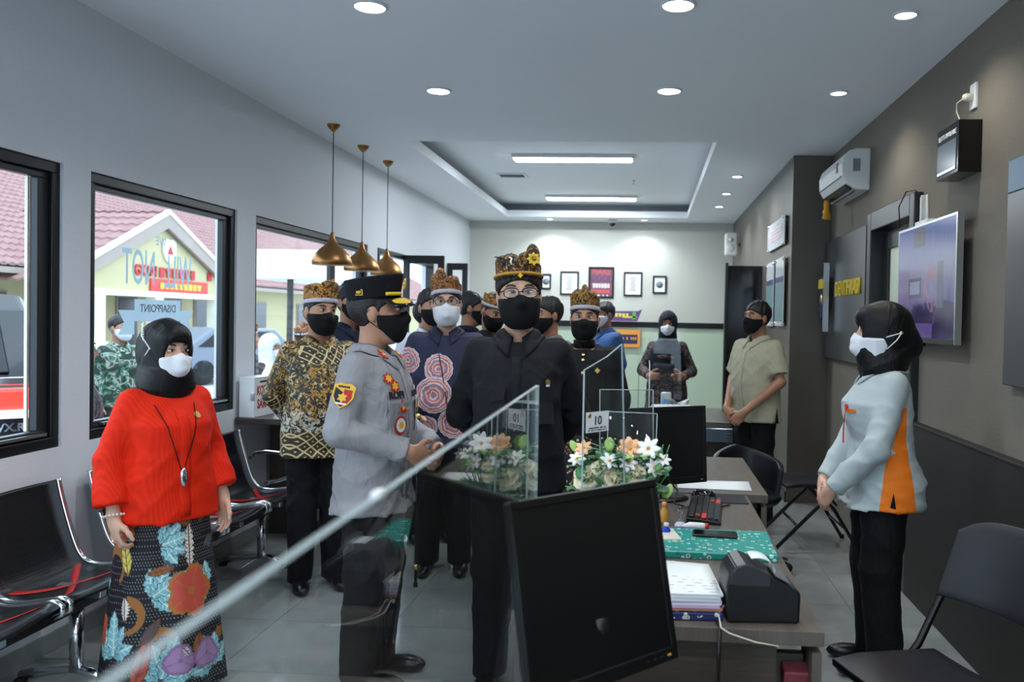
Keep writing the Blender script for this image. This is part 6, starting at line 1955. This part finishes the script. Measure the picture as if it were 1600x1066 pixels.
# ---- man in black coat with gold buttons
p = Person('man in black high-collared coat with gold buttons and medals', -.38, 5.02, -88, 1.70, 'm', 'a', head=(0, 2, 0), near=True, belly=.025, wide=1.06, hs=1.03)
p.face_(open_=.0055)
p.shirt_(CL['black'], hem=.80, off=.026, flare=.015, r=(.068, .060, .050), seed=5., name='coat', collar=False)
def stand(u, v):
    an = 2 * PI * u
    return (.066 * math.sin(an), -.012 + .068 * math.cos(an), 1.392 + .05 * v)
MB().sheet(stand, 28, 2, .005).build('stand_collar', CL['black'], p.e)
buttons(p, (1.355, 1.325, 1.25, 1.165, 1.08, .995), M['gold'], .010)
ob, Mf = p.patch('medal', .095, 1.245, star(.028, .022, 10), M['white'], .004)
MB().prism(disc(.011), .003, Mf @ Matrix.Translation((0, 0, .004))).build('medal_centre', mat('medal_violet', S(120, 60, 120), .4, noise=(10, .05)), ob)
MB().prism(star(.012, .008, 5), .003, Mf @ Matrix.Translation((0, .036, 0))).build('medal_crown', M['gold'], ob)
p.patch('emblem_pin', -.085, 1.265, star(.018, .012, 4), M['gold'], .004)
p.trousers_(CL['trouser'])
def sar(P):
    return np.maximum(np.maximum(prof(P, [(.42, .225, .185), (.7, .21, .17), (.9, .19, .15)], .01), P[2] - .88), .50 - P[2]) + folds(P, .004, .8)
V, F = snet(sar, (-.3, -.26, .46), (.3, .26, .92), .014)
p.add('sarong', V, F, CL['sarong'])
p.shoes_()
p.hair_('hair', .006, .95, -.012)
p.mask_(CL['mask_b'])
p.headcloth_(HB['c'], M['band_w'], peaks=(((0, .05, .16), (.022, .03, .045)), ((-.04, .03, .14), (.03, .04, .03)), ((.04, .03, .145), (.03, .04, .032))), z0=.064, h=.078)

# ---- others in the group
def extra(label, x, y, deg, T, skin_, top, mask, hair=True, head=(0, 0, 0), pose='down', trs='trouser', hem=.80, short=None, style='cloth', cloth_head=None, sex='m', **k):
    q = Person(label, x, y, deg, T, sex, skin_, head=head, R=pose, L=pose, **k)
    q.face_()
    q.shirt_(CL[top], hem=hem, seed=x * 3, short=short, amp=.003)
    q.trousers_(CL[trs], hem=hem)
    q.shoes_()
    if hair: q.hair_('hair', .010 if not cloth_head else .005, .95, -.010)
    if mask: q.mask_(CL[mask], style)
    if cloth_head: q.headcloth_(HB[cloth_head], M['band_w'], peaks=(((0, .05, .15), (.05, .04, .03)),), z0=.06, h=.07)
    return q
extra('man in dark navy polo with black mask behind the batik shirt', -2.09, 5.72, -40, 1.79, 'a', 'polo', 'mask_b', head=(5, 0, 0))
extra('man in white shirt half hidden by the officer, black mask', -1.52, 5.75, -62, 1.76, 'a', 'whitesh', 'mask_b', head=(10, 0, 0))
extra('man with white mask in profile between officer and navy batik', -1.76, 6.55, 25, 1.70, 'a', 'greyuni', 'mask_w')
extra('dark haired man in navy turned away, beside the navy batik', -1.42, 6.6, 5, 1.77, 'b', 'polo', 'mask_b', head=(0, 4, 0))
extra('man in dark clothes bowing his gold headcloth behind the tall man', -1.16, 6.15, -50, 1.74, 'b', 'navyblack', 'mask_b', head=(0, 24, -6), cloth_head='a')
extra('man in grey uniform with black mask behind the tall man', -.69, 5.75, -128, 1.72, 'b', 'greyuni', 'mask_b', head=(-8, 4, 0))
extra('man in denim blue shirt with white mask at the back', -.44, 8.5, -138, 1.75, 'b', 'blue', 'mask_w', head=(0, 3, 0), wide=1.15)
# woman in navy headscarf
q = Person('woman in navy headscarf and dark batik behind the far desk, white mask', .20, 8.25, -93, 1.655, 'f', 'b', R='fore', L='fore', head=(0, 2, 0))
q.face_(); q.shirt_(CL['darkbatik'], hem=.62, flare=.03, collar=False); q.trousers_(CL['navytr']); q.shoes_()
q.hood_(CL['hij_navy'], drape=1.12, chest=.10)
q.mask_(CL['mask_w'], 'beak')
# man in beige shirt
q = Person('man in beige short sleeved shirt with hands folded by the black door', .86, 6.60, -140, 1.735, 'm', 'b', R='belt', L='belt', head=(-4, 0, 0), near=True, wide=1.04, belly=.02, curlR=.8, curlL=.8)
q.face_(); q.shirt_(CL['beige'], hem=.78, short=.78, r=(.070, .062, .05), flare=.012); q.trousers_(CL['trouser'], hem=.78); q.shoes_()
q.hair_('hair', .010, .95, -.012); q.mask_(CL['mask_b'])
placket(q, CL['beige'], .82, 1.33, .03)
q.patch('side_vent', 0, 0, [(-.022, -.05), (.022, -.05), (0, .06)], CL['trouser'], .003, o=(-.6, 0, .83), d=(1, 0, 0))
# ---- people outside the windows
extra('soldier in camouflage with a white mask outside the window', -5.25, 7.95, -25, 1.72, 'a', 'camo', 'mask_w', head=(8, 0, 0), z=-.2, trs='greensh')
extra('person in dark batik close outside the window, seen from behind', -3.315, 4.60, 50, 1.66, 'a', 'darkbatik', None, z=-.2, pose='fore')
extra('man with rust headcloth outside the third window', -4.2, 8.5, 40, 1.62, 'a', 'darkbatik', None, z=-.2, cloth_head='b')
extra('person in dark green turned away outside the third window', -3.70, 8.7, 100, 1.64, 'a', 'greensh', 'mask_w', z=-.2, cloth_head='b')
q = Person('woman in white headscarf outside the third window', -3.78, 8.1, -15, 1.55, 'f', 'a', head=(0, 16, 0), z=-.2, R='fore', L='fore')
q.face_(); q.shirt_(CL['darkbatik'], hem=.62, flare=.03, collar=False); q.trousers_(CL['whitesh']); q.shoes_()
q.hood_(CL['hij_white'], drape=1.22, chest=.10); q.mask_(CL['mask_w'], 'beak')
# ------------------------------------------------------------------ outside the windows
GZ = -.2
M['yard'] = mat('pale_yard_paving', S(182, 184, 186), .7, noise=(.6, .12))
tag(MB().span((-60, -60, GZ - .1), (60, 80, GZ)).build('ground', M['yard']), 'pale grey paved yard outside', kind='structure')
M['cream'] = mat('cream_stucco', S(180, 172, 134), .8, noise=(2, .04))
M['cream_t'] = mat('pale_cream_trim', S(232, 230, 210), .7, noise=(2, .03))
M['eave'] = mat('grey_brown_fascia', S(150, 138, 130), .7, noise=(3, .08))
M['darkdoor'] = mat('dark_window_glass', S(52, 50, 56), .2, noise=(3, .15))
def rooftile():
    g = G('red_roof_tiles')
    q = g.xyz()
    n = g.noise(3, detail=4)
    return g.fin(g.ramp(n, [(.3, S(128, 92, 90)), (.6, S(148, 112, 110)), (.8, S(112, 78, 78))]), .7)
M['rtile'] = rooftile()
XF = -14.0
bd = tag(empty('office_building', (XF, 30, GZ)), 'cream office building with red tiled roof and gabled porch across the yard', 'building')
def lb(name, a, b, m, par=None, bev=0):        # coordinates relative to the empty
    return MB().span((a[0] - XF, a[1] - 30, a[2] - GZ), (b[0] - XF, b[1] - 30, b[2] - GZ)).build(name, m, par or bd, bev)
lb('wall', (XF - 6, 6, GZ), (XF - 1.6, 62, 2.7), M['cream'])
lb('plinth', (XF - 1.6, 6, GZ), (XF - 1.5, 62, .35), M['eave'])
# windows and doors of the main wall behind the porch
for (y0, y1, z0, z1) in ((21.6, 22.2, GZ, 2.0), (23.4, 24.4, GZ, 2.0), (25.0, 26.8, .9, 2.0), (27.6, 28.6, GZ, 2.0), (15, 16.6, .9, 2.0), (17.6, 19.2, .9, 2.0), (31, 33, .9, 2.0), (36, 38, .9, 2.0), (42, 44, .9, 2.0)):
    w = lb('window', (XF - 1.62, y0, z0), (XF - 1.54, y1, z1), M['eave'])
    lb('window_pane', (XF - 1.55, y0 + .06, z0 + .06), (XF - 1.52, y1 - .06, z1 - .06), M['darkdoor'], w)
# main roof made of overlapping tile courses
rz0, rz1, rx0, rx1 = 2.55, 6.3, XF - .7, XF - 8.0
ncourse = 20
rf = MB()
for k in range(ncourse):
    t0, t1 = k / ncourse, (k + 1.12) / ncourse
    xa, za = rx0 + (rx1 - rx0) * t0 - XF, rz0 + (rz1 - rz0) * t0 - GZ + .05
    xb, zb = rx0 + (rx1 - rx0) * t1 - XF, rz0 + (rz1 - rz0) * t1 - GZ
    nseg = 220
    V, Fc = [], []
    for i in range(nseg * 2 + 1):
        y = 5 + 58 * i / (nseg * 2) - 30
        bumpz = .05 * (i % 2)
        V += [(xa, y, za + bumpz - .05), (xa, y, za + bumpz), (xb, y, zb + bumpz)]
    for i in range(nseg * 2):
        a = i * 3
        Fc += [(a, a + 3, a + 4, a + 1), (a + 1, a + 4, a + 5, a + 2)]
    rf.raw(V, Fc)
ro = rf.build('roof_tiles', M['rtile'], bd)
ro['kind'] = 'stuff'
lb('fascia', (XF - .78, 5, 2.38), (XF - .70, 63, 2.58), M['eave'])
lb('soffit', (XF - 1.7, 5, 2.52), (XF - .7, 63, 2.56), M['cream_t'])
# gabled porch
PY, PW, PZ = 22.9, 4.6, 4.35                      # ridge line, half width, ridge height
ze = 2.2
gb = MB().prism([(-3.9, 2.05 - GZ), (3.9, 2.05 - GZ), (3.9, 2.5 - GZ), (0, PZ - .35 - GZ), (-3.9, 2.5 - GZ)], .12, Matrix(((0, 0, 1, 0), (1, 0, 0, PY - 30), (0, 1, 0, 0), (0, 0, 0, 1))))
gb.build('gable_wall', M['cream'], bd)
for sy in (-1, 1):
    n = 9
    pr_ = MB()
    for k in range(n):
        t0, t1 = k / n, (k + 1.1) / n
        y0, z0 = PY + sy * PW * (1 - t0) - 30, ze + (PZ - ze) * t0 - GZ + .05
        y1, z1 = PY + sy * PW * (1 - t1) - 30, ze + (PZ - ze) * t1 - GZ
        V, Fc = [], []
        ns = 40
        for i in range(ns + 1):
            x = .30 - 5.8 * i / ns
            b_ = .04 * (i % 2)
            V += [(x, y0, z0 + b_ - .05), (x, y0, z0 + b_), (x, y1, z1 + b_)]
        for i in range(ns):
            a = i * 3
            Fc += [(a, a + 3, a + 4, a + 1), (a + 1, a + 4, a + 5, a + 2)]
        pr_.raw(V, Fc)
    o = pr_.build('porch_roof_tiles', M['rtile'], bd)
    o['kind'] = 'stuff'
    MB().prism([(0, PZ - .02 - GZ), (sy * PW, ze - .02 - GZ), (sy * PW, ze - .32 - GZ), (0, PZ - .42 - GZ)], .10, Matrix(((0, 0, 1, .22), (1, 0, 0, PY - 30), (0, 1, 0, 0), (0, 0, 0, 1)))).build('barge_board', M['eave'], bd)
    MB().prism([(0, PZ + .10 - GZ), (sy * PW, ze + .10 - GZ), (sy * PW, ze - .02 - GZ), (0, PZ - .02 - GZ)], .12, Matrix(((0, 0, 1, .24), (1, 0, 0, PY - 30), (0, 1, 0, 0), (0, 0, 0, 1)))).build('verge_cap', M['cream_t'], bd)
for y in (20.1, 22.65, 25.9):
    c = lb('column', (XF - .1, y - .17, GZ), (XF + .24, y + .17, 2.06), M['cream_t'], None, .02)
    lb('column_base', (XF - .22, y - .3, GZ), (XF + .36, y + .3, .75), M['cream_t'], c, .02)
lb('porch_beam', (XF - .1, 19, 1.95), (XF + .22, 27.0, 2.1), M['cream_t'])
fy = lambda y, z: frame_m((.135, y - 30, z - GZ), (0, 1, 0), (0, 0, 1))
text('lettering', 'GON', .40, M['redink'], bd, fy(22.1, 2.66), .03, sx=1.12, bold=.012)
blur_line('blurred_lettering', 2.9, .30, M['redink'], bd, fy(24.15, 2.66) @ Matrix.Translation((0, 0, .01)) @ Matrix.Diagonal((1, 1, 20, 1)), 9, 12)
pl = MB().prism(rectp(3.0, .38), .04, fy(23.8, 2.28)).build('name_plate', mat('red_plate', S(214, 48, 48), .5, noise=(5, .05)), bd)
blur_line('blurred_lettering', 2.2, .18, M['yellow'], pl, fy(23.8, 2.28) @ Matrix.Translation((0, 0, .045)) @ Matrix.Diagonal((1, 1, 8, 1)), 9, 13)
MB().prism(shield(.62, .70), .05, fy(23.2, 3.28)).build('crest', M['white'], bd)
MB().prism(star(.16, .08, 3), .02, fy(23.2, 3.28) @ Matrix.Translation((0, 0, .055))).build('crest_mark', M['redink'], bd)

# lettering stuck on the second window, made to be read from outside
g = G('frosted_vinyl')
tl_ = g.n('ShaderNodeBsdfTranslucent'); df_ = g.n('ShaderNodeBsdfDiffuse'); mx_ = g.n('ShaderNodeMixShader')
cv = g.mix(g.noise(10), S(196, 208, 214), S(204, 214, 220))
g.put(tl_.inputs[0], cv); g.put(df_.inputs[0], cv)
mx_.inputs[0].default_value = .8
g.t.links.new(df_.outputs[0], mx_.inputs[1]); g.t.links.new(tl_.outputs[0], mx_.inputs[2])
g.t.links.new(mx_.outputs[0], g.t.nodes['Material Output'].inputs[0])
g.t.nodes.remove(g.b)
M['frostv'] = g.m
wd = tag(empty('window_lettering', (XL - .064, 4.55, 1.6)), 'frosted slogan lettering on the window behind the woman in red', 'window lettering')
RO = lambda y, z: frame_m((0, y, z), (0, -1, 0), (0, 0, 1))
text('lettering', 'WE', .07, M['frostv'], wd, RO(.0, .36), .0004)
text('lettering', 'WILL', .27, M['frostv'], wd, RO(.175, .185), .0004, sx=.46, bold=.002)
text('lettering', 'NOT', .27, M['frostv'], wd, RO(-.20, .195), .0004, sx=.50, bold=.002)
rb_ = MB().prism([(-.22, -.09), (.22, -.09), (.22, .03), (-.22, .03)], .0006, RO(-.02, .0)).prism([(-.36, -.16), (-.22, -.16), (-.22, -.03), (-.36, -.03), (-.31, -.095)], .0006, RO(-.02, .0)).prism([(.36, -.16), (.31, -.095), (.36, -.03), (.22, -.03), (.22, -.16)], .0006, RO(-.02, .0))
rb_ = rb_.build('ribbon', M['frostv'], wd)
text('lettering', 'DISAPPOINT', .062, M['greyink'], rb_, RO(-.02, -.02) @ Matrix.Translation((0, 0, .001)), .0003)
text('lettering', 'DISAPPOINT', .062, M['greyink'], rb_, Matrix.Translation((.0012, 0, 0)) @ RO(-.02, -.02), .0003)

# black suv seen from behind at the first window
M['carpaint'] = mat('black_car_paint', S(22, 26, 34), .12, coat=.6, noise=(2, .05))
M['carglass'] = mat('dark_car_glass', S(16, 20, 26), .1, noise=(2, .1))
M['tail'] = mat('red_tail_lamp', S(214, 30, 26), .15, emit=(1, .06, .04), es=.9)
M['tail_w'] = mat('white_tail_lamp', S(236, 226, 214), .15, emit=(1, .9, .8), es=.4)
cr = tag(empty('car', (-5.28, 5.42, GZ + .03), math.radians(43)), 'large black suv parked outside with its red tail lamp showing', 'car')
hw = .97
sec = [(0, .42), (0, .78), (.02, 1.12), (.10, 1.22), (.28, 1.72), (.42, 1.84), (2.6, 1.88), (3.2, 1.78), (3.75, 1.25), (4.75, 1.12), (4.9, .8), (4.85, .42)]   # along the car, height
def carbody():
    n = len(sec)
    V, Fc = [], []
    ws = lambda z: hw - max(0, z - 1.15) ** 1.3 * .24
    for sx in (-1, 1):
        for y, z in sec: V.append((sx * ws(z), y, z))
    Fc.append(tuple(range(n))[::-1]); Fc.append(tuple(range(n, 2 * n)))
    for i in range(n): Fc.append((i, (i + 1) % n, n + (i + 1) % n, n + i))
    return MB().raw(V, Fc)
carbody().build('car_body', M['carpaint'], cr, .05, seg=3)
MB().prism([(-.72, 1.24), (.72, 1.24), (.66, 1.66), (-.66, 1.66)], .02, Matrix(((1, 0, 0, 0), (0, .37, -.93, .088 - .455), (0, 1, .37, 0), (0, 0, 0, 1)))).build('rear_window', M['carglass'], cr, .01)
MB().prism([(-.86, 1.16), (.86, 1.16), (.86, 1.22), (-.86, 1.22)], .02, Matrix(((1, 0, 0, 0), (0, 0, -1, .03), (0, 1, 0, 0), (0, 0, 0, 1)))).build('chrome_bar', M['chrome'], cr, .006)
for sx in (-1, 1):
    t_ = MB().span((sx * .52, -.045, .98), (sx * .95, .06, 1.14)).build('tail_lamp', M['tail'], cr, .03)
    MB().span((sx * .54, -.04, .91), (sx * .90, .05, .975)).build('reverse_lamp', M['tail_w'], t_, .02)
    MB().span((sx * .70, -.055, .46), (sx * .9, 0, .52)).build('reflector', M['red'], cr, .01)
    MB().span((sx * .955, .5, 1.22), (sx * .985, 1.6, 1.62)).build('side_window', M['carglass'], cr, .02)
    for y in (.95, 3.95):
        w_ = MB().lathe([(.1, -.12), (.36, -.12), (.38, -.06), (.38, .06), (.36, .12), (.1, .12)], 28, (sx * .86, y, .38), Matrix.Rotation(PI / 2, 3, 'Y')).build('wheel', M['rubber'], cr)
        MB().lathe([(0, -.13), (.24, -.13), (.25, -.1)], 20, (sx * .86, y, .38), Matrix.Rotation(PI / 2, 3, 'Y') if sx < 0 else Matrix.Rotation(-PI / 2, 3, 'Y')).build('hub', M['steel'], w_)
MB().span((-.95, -.10, .40), (.95, .05, .62)).build('bumper', M['carpaint'], cr, .05, seg=3)
MB().span((-.6, -.02, 1.70), (.6, .36, 1.86)).build('spoiler', mat('white_roof_paint', S(226, 230, 234), .2, noise=(2, .03)), cr, .04)
text('lettering', 'VX.R', .085, M['chrome'], cr, frame_m((.72, -.012, .84), (1, 0, 0), (0, 0, 1)), .004, bold=.002)
text('lettering', 'VX.R', .085, M['chrome'], cr, frame_m((.10, -.012, .84), (1, 0, 0), (0, 0, 1)), .004, bold=.002)
# smaller dark car farther off and a white canopy board
c2 = tag(empty('car', (-10.6, 20.6, GZ), math.radians(60)), 'small grey car far off across the yard', 'car')
MB().prism([(-2.0, .3), (2.0, .3), (2.05, .75), (1.3, .85), (.7, 1.35), (-1.0, 1.38), (-1.7, .9), (-2.05, .8)], 1.6, Matrix(((1, 0, 0, 0), (0, 0, 1, -.8), (0, 1, 0, 0), (0, 0, 0, 1)))).build('car_body', mat('grey_car_paint', S(110, 120, 134), .2, noise=(2, .05)), c2, .06, seg=3)
MB().prism([(.62, .88), (.55, 1.28), (-.9, 1.3), (-1.4, .92)], 1.62, Matrix(((1, 0, 0, 0), (0, 0, 1, -.81), (0, 1, 0, 0), (0, 0, 0, 1)))).build('windows', M['carglass'], c2, .01)
for y in (-.7, .7):
    for x in (-1.25, 1.3):
        MB().lathe([(.08, -.1), (.3, -.1), (.31, 0), (.3, .1), (.08, .1)], 22, (x, y, .31), Matrix.Rotation(PI / 2, 3, 'X')).build('wheel', M['rubber'], c2)
cb_ = tag(empty('white_canopy', (-5.6, 13.6, GZ)), 'white canopy board on posts outside the third window', 'canopy')
MB().span((-.6, -1.1, 2.3), (.6, 2.0, 2.75)).build('board', M['white'], cb_, .01)
for y in (-.9, 1.8):
    MB().tube([(0, y, 0), (0, y, 2.3)], .05, 10).build('post', M['alu2'], cb_)
ac2 = tag(empty('outdoor_unit', (-3.1, 4.28, 1.55)), 'grey ventilation boxes fixed outside the second window edge', 'ventilation box')
MB().span((-.08, -.16, .52), (.0, .0, .68)).build('upper_box', M['screen'], ac2, .02)
MB().span((-.08, -.16, .06), (.0, -.02, .44)).build('lower_box', M['darkdoor'], ac2, .02)
MB().tube([(-.04, -.13, -1.75), (-.04, -.13, .07)], .012, 8).tube([(-.04, -.13, .44), (-.04, -.13, .53)], .012, 8).build('post', M['alu2'], ac2)
